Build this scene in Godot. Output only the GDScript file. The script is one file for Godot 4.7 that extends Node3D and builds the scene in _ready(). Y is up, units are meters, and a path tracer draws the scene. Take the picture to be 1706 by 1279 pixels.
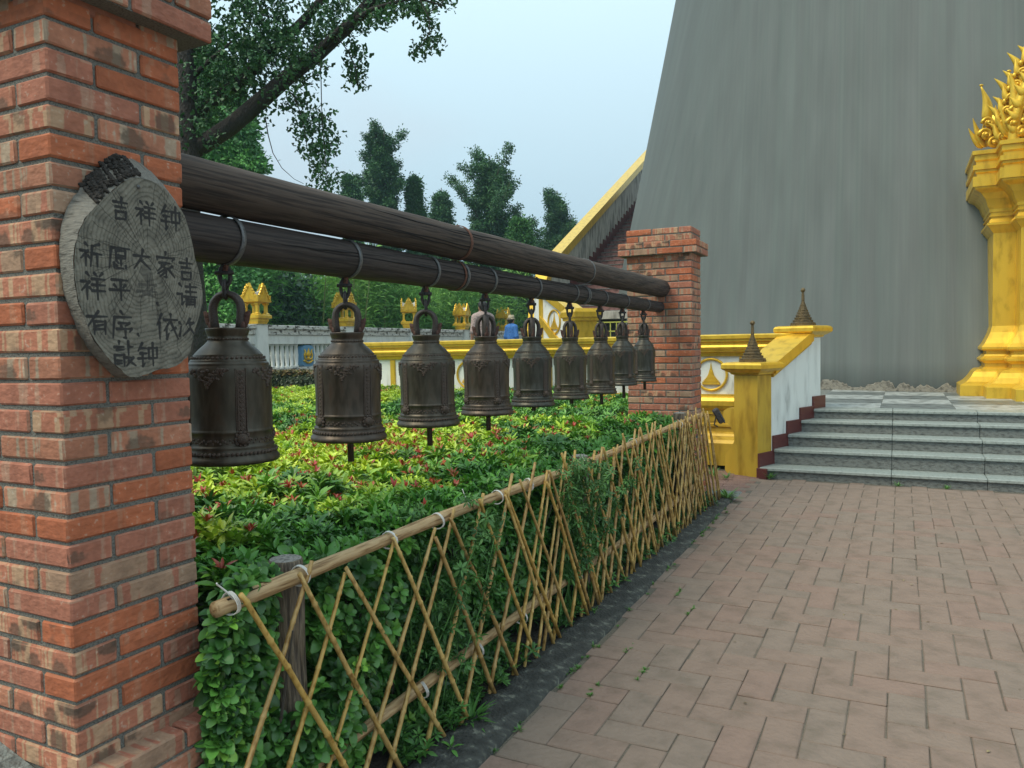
extends Node3D

const EYE := Vector3(0, 1.5, 0)
const FOCAL := 1298.0
var cam: Camera3D
var rng := RandomNumberGenerator.new()
var mats := {}

# ------------------------------------------------------------------ small helpers
func rnd(a: float, b: float) -> float:
	return rng.randf_range(a, b)

func at(u: float, v: float, depth: float) -> Vector3:
	return EYE + cam.basis * Vector3((u - 853.0) / FOCAL, -(v - 639.5) / FOCAL, -1.0) * depth

func lin(r: float, g: float, b: float) -> Color:
	return Color(r, g, b).linear_to_srgb()

func noise_tex(freq: float, ramp: Array, octaves := 4, sd := 1, kind := FastNoiseLite.TYPE_SIMPLEX_SMOOTH, size := 512) -> NoiseTexture2D:
	var n := FastNoiseLite.new()
	n.seed = sd
	n.noise_type = kind
	n.frequency = freq
	n.fractal_octaves = octaves
	var t := NoiseTexture2D.new()
	t.width = size
	t.height = size
	t.seamless = true
	t.noise = n
	if ramp.size():
		var g := Gradient.new()
		var offs := PackedFloat32Array()
		var cols := PackedColorArray()
		for r in ramp:
			offs.append(r[0])
			cols.append(r[1])
		g.offsets = offs
		g.colors = cols
		t.color_ramp = g
	return t

func bump_tex(freq: float, strength: float, octaves := 4, sd := 1, kind := FastNoiseLite.TYPE_SIMPLEX_SMOOTH, size := 512) -> NoiseTexture2D:
	var t := noise_tex(freq, [], octaves, sd, kind, size)
	t.as_normal_map = true
	t.bump_strength = strength
	return t

func grey(v: float) -> Color:
	return Color(v, v, v)

func mat(c: Color, rough := 0.8, albedo: Texture2D = null, scale := Vector3.ONE, bump: Texture2D = null, metal := 0.0, world := false) -> StandardMaterial3D:
	var m := StandardMaterial3D.new()
	m.albedo_color = c
	m.roughness = rough
	m.metallic = metal
	if albedo or bump:
		m.uv1_triplanar = true
		m.uv1_world_triplanar = world
		m.uv1_scale = scale
		m.uv1_triplanar_sharpness = 4.0
	if albedo:
		m.albedo_texture = albedo
	if bump:
		m.normal_enabled = true
		m.normal_texture = bump
		m.normal_scale = 1.0
	return m

func leafmat(c: Color, back: Color, rough := 0.5) -> StandardMaterial3D:
	var m := StandardMaterial3D.new()
	m.albedo_color = c
	m.roughness = rough
	m.vertex_color_use_as_albedo = true
	m.cull_mode = BaseMaterial3D.CULL_DISABLED
	m.backlight_enabled = true
	m.backlight = back
	return m

func S(smooth := false) -> SurfaceTool:
	var st := SurfaceTool.new()
	st.begin(Mesh.PRIMITIVE_TRIANGLES)
	st.set_smooth_group(0 if smooth else -1)
	return st

func done(st: SurfaceTool) -> ArrayMesh:
	st.generate_normals()
	return st.commit()

func tri(st: SurfaceTool, a: Vector3, b: Vector3, c: Vector3) -> void:
	st.add_vertex(a)
	st.add_vertex(c)
	st.add_vertex(b)

func quad(st: SurfaceTool, a: Vector3, b: Vector3, c: Vector3, d: Vector3) -> void:
	tri(st, a, b, c)
	tri(st, a, c, d)

# a box with chamfered edges: centre, size, chamfer
func box(st: SurfaceTool, c: Vector3, s: Vector3, ch := 0.0, b := Basis()) -> void:
	var h := s * 0.5
	if ch <= 0.0:
		var p := []
		for i in 8:
			p.append(c + b * Vector3(h.x * (1 if i & 1 else -1), h.y * (1 if i & 2 else -1), h.z * (1 if i & 4 else -1)))
		quad(st, p[4], p[5], p[7], p[6])
		quad(st, p[1], p[0], p[2], p[3])
		quad(st, p[5], p[1], p[3], p[7])
		quad(st, p[0], p[4], p[6], p[2])
		quad(st, p[6], p[7], p[3], p[2])
		quad(st, p[0], p[1], p[5], p[4])
		return
	chbox(st, c, h, ch, b, 0.0)

func chbox(st: SurfaceTool, c: Vector3, h: Vector3, ch: float, b: Basis, jit: float) -> void:
	var v := {}
	for i in 8:
		var sg := Vector3(1 if i & 1 else -1, 1 if i & 2 else -1, 1 if i & 4 else -1)
		for ax in 3:
			var q := (h - Vector3.ONE * ch) * sg
			q[ax] = h[ax] * sg[ax]
			if jit > 0.0:
				for k in 3:
					if k != ax:
						q[k] += rnd(-jit, jit * 0.3) * sg[k]
			v[i * 3 + ax] = c + b * q
	for ax in 3:
		var u := (ax + 1) % 3
		var w := (ax + 2) % 3
		for sgn in [0, 1]:
			var o: int = (1 << ax) * sgn
			var i0: int = o
			var i1: int = o | (1 << u)
			var i2: int = o | (1 << u) | (1 << w)
			var i3: int = o | (1 << w)
			if sgn == 1:
				quad(st, v[i0 * 3 + ax], v[i1 * 3 + ax], v[i2 * 3 + ax], v[i3 * 3 + ax])
			else:
				quad(st, v[i3 * 3 + ax], v[i2 * 3 + ax], v[i1 * 3 + ax], v[i0 * 3 + ax])
	# edges
	for ax in 3:
		var u := (ax + 1) % 3
		var w := (ax + 2) % 3
		for su in [0, 1]:
			for sw in [0, 1]:
				var lo: int = (1 << u) * su | (1 << w) * sw
				var hi: int = lo | (1 << ax)
				if su == sw:
					quad(st, v[lo * 3 + u], v[lo * 3 + w], v[hi * 3 + w], v[hi * 3 + u]) if false else quad(st, v[hi * 3 + u], v[hi * 3 + w], v[lo * 3 + w], v[lo * 3 + u])
				else:
					quad(st, v[lo * 3 + u], v[lo * 3 + w], v[hi * 3 + w], v[hi * 3 + u])
	for i in 8:
		var par := (i & 1) ^ ((i >> 1) & 1) ^ ((i >> 2) & 1)
		if par == 1:
			tri(st, v[i * 3], v[i * 3 + 1], v[i * 3 + 2])
		else:
			tri(st, v[i * 3 + 2], v[i * 3 + 1], v[i * 3])

func grid(st: SurfaceTool, rows: Array, close_u: bool) -> void:
	for i in rows.size() - 1:
		var a: PackedVector3Array = rows[i]
		var b: PackedVector3Array = rows[i + 1]
		var n := a.size()
		for j in (n if close_u else n - 1):
			var k := (j + 1) % n
			quad(st, a[j], a[k], b[k], b[j])

func lathe(st: SurfaceTool, prof: Array, sides: int, c := Vector3.ZERO, cap := true) -> void:
	var rows := []
	for p in prof:
		var r := PackedVector3Array()
		for j in sides:
			var t := -TAU * j / sides
			r.append(c + Vector3(cos(t) * p[0], p[1], sin(t) * p[0]))
		rows.append(r)
	grid(st, rows, true)
	if cap:
		for e in [0, rows.size() - 1]:
			var m := c + Vector3(0, prof[e][1], 0)
			for j in sides:
				if e == 0:
					tri(st, m, rows[e][(j + 1) % sides], rows[e][j])
				else:
					tri(st, m, rows[e][j], rows[e][(j + 1) % sides])

func tube(st: SurfaceTool, pts: Array, radii: Array, sides: int, flat := 1.0, cap := true) -> void:
	var rows := []
	var up := Vector3.UP
	var t0: Vector3 = (pts[1] - pts[0]).normalized()
	if absf(t0.dot(up)) > 0.9:
		up = Vector3.RIGHT
	var n := (up - t0 * up.dot(t0)).normalized()
	for i in pts.size():
		var t: Vector3
		if i == 0:
			t = t0
		elif i == pts.size() - 1:
			t = (pts[i] - pts[i - 1]).normalized()
		else:
			t = (pts[i + 1] - pts[i - 1]).normalized()
		n = (n - t * n.dot(t)).normalized()
		var b := t.cross(n)
		var r := PackedVector3Array()
		var rad: float = radii[i] if radii.size() > 1 else radii[0]
		for j in sides:
			var a := TAU * j / sides
			r.append(pts[i] + (n * cos(a) + b * sin(a) * flat) * rad)
		rows.append(r)
	grid(st, rows, true)
	if cap:
		for j in sides:
			tri(st, pts[0], rows[0][(j + 1) % sides], rows[0][j])
			var l: PackedVector3Array = rows[rows.size() - 1]
			tri(st, pts[pts.size() - 1], l[j], l[(j + 1) % sides])

func ball(st: SurfaceTool, c: Vector3, r: Vector3, seg := 8, b := Basis()) -> void:
	var rows := []
	var rings := maxi(4, seg / 2 + 1)
	for i in rings + 1:
		var a := PI * i / rings - PI / 2
		var row := PackedVector3Array()
		for j in seg:
			var t := -TAU * j / seg
			row.append(c + b * (Vector3(cos(t) * cos(a), sin(a), sin(t) * cos(a)) * r))
		rows.append(row)
	grid(st, rows, true)

# a flat outline (x, y) given thickness along z
func slab(st: SurfaceTool, poly: PackedVector2Array, z0: float, z1: float, x := Transform3D()) -> void:
	if Geometry2D.is_polygon_clockwise(poly):
		poly = poly.duplicate()
		poly.reverse()
	var idx := Geometry2D.triangulate_polygon(poly)
	for k in range(0, idx.size(), 3):
		var a := poly[idx[k]]
		var b := poly[idx[k + 1]]
		var c := poly[idx[k + 2]]
		if (b - a).cross(c - a) < 0:
			var s := b
			b = c
			c = s
		tri(st, x * Vector3(a.x, a.y, z1), x * Vector3(b.x, b.y, z1), x * Vector3(c.x, c.y, z1))
		tri(st, x * Vector3(a.x, a.y, z0), x * Vector3(c.x, c.y, z0), x * Vector3(b.x, b.y, z0))
	for i in poly.size():
		var p := poly[i]
		var q := poly[(i + 1) % poly.size()]
		quad(st, x * Vector3(p.x, p.y, z0), x * Vector3(q.x, q.y, z0), x * Vector3(q.x, q.y, z1), x * Vector3(p.x, p.y, z1))

# rectangles x0..x1, z0..z1 grown by each profile offset, stacked to heights
func rectloft(st: SurfaceTool, x0: float, x1: float, z0: float, z1: float, prof: Array) -> void:
	var rows := []
	for p in prof:
		var o: float = p[0]
		rows.append(PackedVector3Array([Vector3(x0 - o, p[1], z1 + o), Vector3(x1 + o, p[1], z1 + o), Vector3(x1 + o, p[1], z0 - o), Vector3(x0 - o, p[1], z0 - o)]))
	grid(st, rows, true)
	var t: PackedVector3Array = rows[rows.size() - 1]
	quad(st, t[0], t[1], t[2], t[3])
	t = rows[0]
	quad(st, t[3], t[2], t[1], t[0])

func thing(nm: String, label: String, cat: String, pos := Vector3.ZERO, turn := 0.0, group := "") -> Node3D:
	var o := Node3D.new()
	o.name = numbered(nm)
	o.position = pos
	o.rotation.y = turn
	add_child(o)
	o.set_meta("label", label)
	o.set_meta("category", cat)
	if group:
		o.set_meta("group", group)
	return o

var used := {}
func numbered(nm: String) -> String:
	if not used.has(nm):
		used[nm] = 0
		return nm
	used[nm] += 1
	return "%s_%03d" % [nm, used[nm]]

func pnum(parent: Node, nm: String) -> String:
	var key := str(parent.get_instance_id()) + nm
	if not used.has(key):
		used[key] = 0
		return nm
	used[key] += 1
	return "%s_%03d" % [nm, used[key]]

func part(nm: String, m: Mesh, material: Material, parent: Node, xf := Transform3D(), label := "") -> MeshInstance3D:
	var o := MeshInstance3D.new()
	o.name = pnum(parent, nm)
	o.mesh = m
	o.material_override = null
	if m.get_surface_count():
		for i in m.get_surface_count():
			o.set_surface_override_material(i, material)
	o.transform = xf
	parent.add_child(o, true)
	if label:
		o.set_meta("label", label)
	return o

func struct(nm: String, m: Mesh, material: Material, label: String, cat: String) -> MeshInstance3D:
	var o := part(nm, m, material, self)
	o.set_meta("kind", "structure")
	o.set_meta("label", label)
	o.set_meta("category", cat)
	return o

func copy_thing(o: Node3D, label: String, pos: Vector3, turn: float) -> Node3D:
	var c: Node3D = o.duplicate()
	c.name = numbered(o.name.rstrip("0123456789_"))
	add_child(c)
	c.set_meta("label", label)
	c.position = pos
	c.rotation.y = turn
	return c

func many(nm: String, m: Mesh, material: Material, xf: Array, cols: Array, parent: Node) -> MultiMeshInstance3D:
	var mm := MultiMesh.new()
	mm.transform_format = MultiMesh.TRANSFORM_3D
	mm.use_colors = cols.size() > 0
	mm.mesh = m
	mm.instance_count = xf.size()
	for i in xf.size():
		mm.set_instance_transform(i, xf[i])
		if cols.size():
			mm.set_instance_color(i, cols[i])
	var o := MultiMeshInstance3D.new()
	o.name = pnum(parent, nm)
	o.multimesh = mm
	o.material_override = material
	o.set_meta("kind", "stuff")
	parent.add_child(o, true)
	return o

func away(o: Node3D) -> Transform3D:
	return Transform3D(Basis(), -o.position)

# ------------------------------------------------------------------ start
func _ready() -> void:
	rng.seed = 4711
	cam = Camera3D.new()
	cam.name = "camera"
	cam.position = EYE
	cam.rotation = Vector3(deg_to_rad(-2.78), deg_to_rad(26.537), deg_to_rad(-1.033))
	cam.fov = 52.46
	cam.near = 0.05
	cam.far = 600.0
	add_child(cam)
	cam.current = true
	make_sky()
	make_materials()
	make_plaster()
	make_ground()
	make_stupa()
	make_gate()
	make_front_steps()
	make_gold_wall()
	make_back_stair()
	make_white_balustrade()
	make_brick_pillars()
	make_beams()
	make_pavers()
	make_bells()
	make_sign()
	make_fence()
	make_hedges()
	make_ginkgo()
	make_far_trees()
	make_people()
	make_weeds()

func make_sky() -> void:
	var n := FastNoiseLite.new()
	n.seed = 9
	n.frequency = 0.9
	n.fractal_octaves = 4
	var w := 512
	var h := 256
	var im := Image.create(w, h, false, Image.FORMAT_RGBAF)
	var glow := Vector3(-0.85, 0.42, -0.35).normalized()
	for y in h:
		var el := PI * (0.5 - (y + 0.5) / h)
		for x in w:
			var az := TAU * ((x + 0.5) / w - 0.5)
			var d := Vector3(sin(az) * cos(el), sin(el), -cos(az) * cos(el))
			var k := clampf(d.y, 0.0, 1.0)
			var c := Color(0.42, 0.56, 0.66).lerp(Color(0.50, 0.66, 0.73), clampf(k * 2.2, 0, 1))
			c *= 1.0 + 1.15 * k
			var g := clampf(d.dot(glow), 0.0, 1.0)
			g = pow(g, 3.5)
			c = c.lerp(Color(0.86, 0.98, 1.02), 0.7 * g)
			var cl := n.get_noise_3dv(d * Vector3(1.5, 3.2, 1.5))
			c = c.lerp(Color(0.50, 0.585, 0.655) * (1.0 + 0.9 * k), clampf(cl * 1.5 + 0.12, 0.0, 0.7))
			if d.y < 0.0:
				c = c.lerp(Color(0.22, 0.25, 0.22), clampf(-d.y * 6.0, 0, 1))
			c *= 0.84
			c.a = 1.0
			im.set_pixel(x, y, c)
	var ps := PanoramaSkyMaterial.new()
	ps.panorama = ImageTexture.create_from_image(im)
	var sky := Sky.new()
	sky.sky_material = ps
	var e := Environment.new()
	e.background_mode = Environment.BG_SKY
	e.sky = sky
	e.tonemap_mode = Environment.TONE_MAPPER_LINEAR
	e.tonemap_exposure = 1.3
	e.background_energy_multiplier = 1.0
	e.sdfgi_enabled = true
	e.ssao_enabled = true
	e.ssil_enabled = true
	e.fog_enabled = true
	e.fog_density = 0.0011
	e.fog_light_color = Color(0.62, 0.74, 0.80)
	var we := WorldEnvironment.new()
	we.name = "world"
	we.environment = e
	add_child(we)
	var sun := DirectionalLight3D.new()
	sun.name = "sun"
	sun.light_energy = 0.68
	sun.light_indirect_energy = 1.0
	sun.light_color = Color(1.0, 0.95, 0.84)
	sun.light_angular_distance = 30.0
	sun.shadow_enabled = true
	add_child(sun)
	sun.look_at_from_position(Vector3(-3.5, 8.5, 5.5), Vector3.ZERO)

func make_materials() -> void:
	var fine := bump_tex(0.06, 6.0, 4, 3)
	var rough := bump_tex(0.02, 10.0, 5, 5)
	var blotch := noise_tex(0.012, [[0.0, grey(0.55)], [0.42, grey(0.86)], [0.6, grey(1.0)], [1.0, grey(0.8)]], 5, 11)
	var grainy := noise_tex(0.05, [[0.0, grey(0.6)], [0.5, grey(0.95)], [1.0, grey(1.0)]], 4, 12)
	mats.fine = fine
	mats.blotch = blotch
	# brick tones
	mats.bricks = []
	# base, band, chance of bands, chance of dark scorch
	var kinds := [[[0.42, 0.125, 0.055], [0.40, 0.20, 0.12], 0.12, 0.25], [[0.39, 0.148, 0.088], [0.44, 0.285, 0.175], 0.55, 0.7], [[0.37, 0.14, 0.088], [0.40, 0.22, 0.15], 0.25, 0.3], [[0.37, 0.23, 0.15], [0.37, 0.13, 0.08], 0.35, 0.6], [[0.41, 0.17, 0.10], [0.36, 0.28, 0.20], 0.45, 0.5]]
	for i in kinds.size():
		var tx := brick_tex(kinds[i], 300 + i)
		for q in [4, 3, 4, 2, 3][i]:
			var v: float = [1.0, 0.88, 1.06, 0.95][q]
			var m := mat(lin(minf(v, 1.0), minf(v, 1.0), minf(v, 1.0)), 0.85, tx, Vector3(0.8, 1.6, 0.8), fine)
			m.uv1_offset = Vector3(0.31 * q + 0.13 * i, 0.37 * q + 0.11 * i, 0.23 * q)
			m.normal_scale = 0.3
			mats.bricks.append(m)
	mats.mortar = mat(lin(0.18, 0.178, 0.158), 0.95, grainy, Vector3(5, 5, 5), fine, 0.0, true)
	mats.concrete = mat(lin(0.20, 0.215, 0.20), 0.9, blotch, Vector3(1.4, 1.4, 1.4), fine, 0.0, true)
	mats.kerb = mat(lin(0.16, 0.165, 0.145), 0.8, noise_tex(0.015, [[0.0, grey(0.40)], [0.45, grey(0.5)], [0.60, grey(0.58)], [0.74, grey(0.66)], [0.82, Color(0.95, 0.95, 0.9)], [1.0, grey(1.0)]], 6, 31), Vector3(1.6, 1.6, 1.6), fine, 0.0, true)
	mats.soil = mat(lin(0.045, 0.036, 0.026), 0.95, grainy, Vector3(2, 2, 2), rough, 0.0, true)
	mats.ground = mat(lin(0.10, 0.11, 0.075), 0.95, blotch, Vector3(0.3, 0.3, 0.3), null, 0.0, true)
	mats.pavers = []
	var pt := noise_tex(0.012, [[0.0, Color(0.86, 0.87, 0.85)], [0.35, grey(0.94)], [0.6, grey(0.98)], [1.0, grey(1.0)]], 6, 41)
	for c in [[0.226, 0.160, 0.125], [0.222, 0.162, 0.127], [0.214, 0.162, 0.128], [0.232, 0.157, 0.123], [0.217, 0.164, 0.130], [0.226, 0.160, 0.125]]:
		var m := mat(lin(c[0], c[1], c[2]), 0.82, pt, Vector3(0.9, 0.9, 0.9), fine, 0.0, true)
		m.normal_scale = 0.3
		mats.pavers.append(m)
	mats.redpaver = mat(lin(0.245, 0.140, 0.11), 0.8, pt, Vector3(0.9, 0.9, 0.9), fine, 0.0, true)
	mats.joint = mat(lin(0.15, 0.13, 0.10), 0.95, grainy, Vector3(4, 4, 4), null, 0.0, true)
	mats.gold = mat(lin(0.78, 0.50, 0.045), 0.36, noise_tex(0.014, [[0.0, Color(0.80, 0.77, 0.70)], [0.28, Color(0.92, 0.91, 0.88)], [0.5, grey(0.98)], [1.0, grey(1.0)]], 6, 51), Vector3(0.9, 0.35, 0.9), null, 0.45, true)
	mats.goldold = mat(lin(0.62, 0.40, 0.04), 0.5, noise_tex(0.014, [[0.0, Color(0.72, 0.7, 0.58)], [0.3, Color(0.88, 0.86, 0.82)], [0.5, grey(0.96)], [1.0, grey(1.0)]], 5, 53), Vector3(0.8, 0.2, 0.8), null, 0.2, true)
	mats.bronze = mat(lin(0.16, 0.115, 0.055), 0.45, blotch, Vector3(3, 3, 3), fine, 0.55)
	mats.white = mat(lin(0.74, 0.77, 0.74), 0.8, noise_tex(0.01, [[0.0, grey(0.66)], [0.25, grey(0.93)], [0.5, grey(1.0)], [1.0, grey(1.0)]], 5, 61), Vector3(0.7, 0.2, 0.7), null, 0.0, true)
	mats.oldwhite = mat(lin(0.66, 0.66, 0.62), 0.85, noise_tex(0.02, [[0.0, Color(0.18, 0.18, 0.17)], [0.30, Color(0.42, 0.40, 0.38)], [0.40, grey(0.9)], [0.6, grey(1.0)], [1.0, grey(1.0)]], 6, 62), Vector3(0.45, 0.9, 0.45), fine, 0.0, true)
	mats.plaster = mat(lin(0.134, 0.155, 0.149), 0.75, noise_tex(0.012, [[0.0, Color(0.80, 0.81, 0.82)], [0.4, grey(0.93)], [0.6, grey(0.98)], [1.0, Color(0.97, 1.0, 0.98)]], 6, 63), Vector3(2.2, 0.035, 2.2), null, 0.0, true)
	mats.greywall = mat(lin(0.48, 0.45, 0.40), 0.9, blotch, Vector3(0.5, 0.15, 0.5), null, 0.0, true)
	mats.redtile = mat(lin(0.13, 0.028, 0.024), 0.45, grainy, Vector3(3, 3, 3), null, 0.0, true)
	mats.redstep = mat(lin(0.25, 0.12, 0.105), 0.8, blotch, Vector3(1, 1, 1), null, 0.0, true)
	mats.granite = mat(lin(0.31, 0.35, 0.33), 0.42, noise_tex(0.02, [[0.0, grey(0.75)], [0.5, grey(0.95)], [1.0, grey(1.0)]], 5, 71), Vector3(2, 2, 2), null, 0.0, true)
	mats.riser = mat(lin(0.19, 0.205, 0.195), 0.6, noise_tex(0.02, [[0.0, grey(0.55)], [0.5, grey(0.9)], [1.0, grey(1.0)]], 6, 72), Vector3(1.2, 3.0, 1.2), fine, 0.0, true)
	mats.tilelight = mat(lin(0.42, 0.45, 0.44), 0.4, blotch, Vector3(0.7, 0.7, 0.7), null, 0.0, true)
	mats.tiledark = mat(lin(0.17, 0.19, 0.19), 0.4, blotch, Vector3(0.7, 0.7, 0.7), null, 0.0, true)
	# wood
	var grain := noise_tex(0.03, [[0.0, Color(0.34, 0.33, 0.34)], [0.35, Color(0.72, 0.70, 0.70)], [0.6, Color(1, 0.98, 0.95)], [1.0, Color(0.8, 0.8, 0.8)]], 5, 81)
	var grainb := bump_tex(0.03, 8.0, 5, 81)
	mats.beam = mat(lin(0.048, 0.038, 0.036), 0.8, grain, Vector3(4.5, 4.5, 0.16), grainb)
	mats.beam.normal_scale = 0.35
	mats.beamtop = mat(lin(0.075, 0.056, 0.046), 0.85, grain, Vector3(4.0, 4.0, 0.14), grainb)
	mats.beamtop.normal_scale = 0.35
	mats.post = mat(lin(0.20, 0.16, 0.115), 0.85, grain, Vector3(5, 0.4, 5), grainb)
	mats.rail = mat(lin(0.47, 0.32, 0.165), 0.6, noise_tex(0.03, [[0.0, Color(0.45, 0.38, 0.32)], [0.3, Color(0.80, 0.76, 0.70)], [0.6, grey(1.0)], [1.0, grey(0.9)]], 4, 82), Vector3(4, 4, 0.35), grainb)
	mats.rail.normal_scale = 0.25
	mats.canes = []
	var ct := noise_tex(0.02, [[0.0, Color(0.55, 0.45, 0.3)], [0.35, Color(0.88, 0.84, 0.75)], [0.6, grey(1.0)], [1.0, grey(0.9)]], 4, 83)
	for c in [[0.56, 0.36, 0.10], [0.50, 0.33, 0.115], [0.60, 0.41, 0.14], [0.44, 0.28, 0.10]]:
		mats.canes.append(mat(lin(c[0], c[1], c[2]), 0.45, ct, Vector3(3, 2.0, 3), null, 0.0, true))
	mats.bark = mat(lin(0.036, 0.031, 0.027), 0.95, grainy, Vector3(3, 0.8, 3), bump_tex(0.03, 14.0, 4, 84, FastNoiseLite.TYPE_CELLULAR), 0.0, true)
	mats.farbark = mat(lin(0.07, 0.06, 0.05), 0.95)
	mats.iron = mat(lin(0.06, 0.055, 0.055), 0.6, blotch, Vector3(8, 8, 8), fine, 0.4)
	mats.strap = mat(lin(0.16, 0.165, 0.17), 0.55, blotch, Vector3(8, 8, 8), null, 0.4)
	mats.rust = mat(lin(0.17, 0.075, 0.05), 0.8, blotch, Vector3(12, 12, 12), fine, 0.1)
	var bn := noise_tex(0.02, [[0.0, Color(0.72, 0.72, 0.69)], [0.4, Color(0.88, 0.87, 0.85)], [0.65, grey(1.0)], [1.0, Color(1.0, 0.88, 0.82)]], 5, 91)
	mats.bell = mat(lin(0.070, 0.060, 0.044), 0.42, bn, Vector3(3, 0.8, 3), null, 0.5)
	mats.bells = [mats.bell]
	for c in [[0.075, 0.058, 0.044], [0.058, 0.056, 0.045], [0.066, 0.060, 0.040]]:
		var m2: StandardMaterial3D = mats.bell.duplicate()
		m2.albedo_color = lin(c[0], c[1], c[2])
		m2.uv1_offset = Vector3(c[0] * 90.0, c[1] * 50.0, 0)
		mats.bells.append(m2)
	mats.bellrelief = mat(lin(0.105, 0.078, 0.064), 0.6, bn, Vector3(14, 14, 14), bump_tex(0.05, 16.0, 3, 93, FastNoiseLite.TYPE_CELLULAR), 0.35)
	mats.naga = mat(lin(0.075, 0.06, 0.055), 0.5, bn, Vector3(14, 14, 14), fine, 0.4)
	mats.flame = mat(lin(0.12, 0.06, 0.048), 0.65, bn, Vector3(20, 20, 20), fine, 0.25)
	mats.clapper = mat(lin(0.075, 0.035, 0.027), 0.7, grain, Vector3(12, 1, 12))
	mats.wire = mat(lin(0.68, 0.66, 0.62), 0.5)

func brick_tex(k: Array, sd: int) -> ImageTexture:
	var r := RandomNumberGenerator.new()
	r.seed = sd
	var n := FastNoiseLite.new()
	n.seed = sd
	n.frequency = 0.02
	n.fractal_octaves = 4
	var w := 512
	var h := 256
	var base := Color(k[0][0], k[0][1], k[0][2])
	var band := Color(k[1][0], k[1][1], k[1][2])
	var rows := 4
	var im := Image.create(w, h, false, Image.FORMAT_RGB8)
	var ov := []
	for i in int(60.0 * k[3]):
		ov.append([Vector2(r.randf() * w, r.randf() * h), r.randf_range(8, 20), r.randf_range(6, 13), r.randf_range(0.35, 0.8)])
	for y in h:
		for x in w:
			var nn := n.get_noise_2d(x, y)
			var fn := n.get_noise_2d(x * 6.0, y * 6.0)
			var row := y * rows / h
			var bandn := n.get_noise_2d(x * 2.6 + 3.0 * fn, row * 900.0)
			var t := clampf((bandn + nn * 0.25 - 0.28 + k[2] * 0.5) * 9.0, 0.0, 1.0) * (0.9 if k[2] > 0.2 else 0.5)
			var c := base.lerp(band, t)
			c *= 1.0 + 0.30 * nn + 0.16 * fn
			for o in ov:
				var d: Vector2 = Vector2(x, y) - o[0]
				if absf(d.x) < 30.0 and absf(d.y) < 24.0:
					var e := sqrt(d.x * d.x / (o[1] * o[1]) + d.y * d.y / (o[2] * o[2])) + nn * 0.6 + fn * 0.3
					var f := clampf((1.05 - e) * 3.0, 0.0, 1.0) * (o[3] as float)
					c = c.lerp(Color(0.085, 0.06, 0.042), f)
			if fn > 0.42 and nn > 0.05:
				c = c.lerp(Color(0.5, 0.46, 0.38), 0.35)
			im.set_pixel(x, y, Color(c.r, c.g, c.b).clamp().linear_to_srgb())
	return ImageTexture.create_from_image(im)

func make_plaster() -> void:
	var n := FastNoiseLite.new()
	n.seed = 63
	n.frequency = 1.0
	n.fractal_octaves = 3
	var w := 1024
	var h := 512
	var im := Image.create(w, h, false, Image.FORMAT_RGB8)
	for x in w:
		var a := TAU * x / w
		var c := cos(a)
		var s := sin(a)
		var base := n.get_noise_2d(c * 6.0, s * 6.0)
		for y in h:
			var b := TAU * y / h
			var q := sin(b) * 0.5
			var v := 0.91 + 0.034 * n.get_noise_3d(c * 26.0, s * 26.0, q * 2.2) + 0.034 * n.get_noise_3d(c * 80.0, s * 80.0, q * 5.0) + 0.07 * n.get_noise_3d(c * 5.0, s * 5.0, cos(b) * 1.6 + q) + 0.03 * base
			var g := 0.012 * n.get_noise_3d(c * 9.0 + 5.0, s * 9.0, q)
			im.set_pixel(x, y, Color(v - g, v + g, v + g * 0.3))
	var m: StandardMaterial3D = mats.plaster
	m.albedo_texture = ImageTexture.create_from_image(im)
	m.uv1_scale = Vector3(0.075, 0.045, 0.075)

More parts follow.
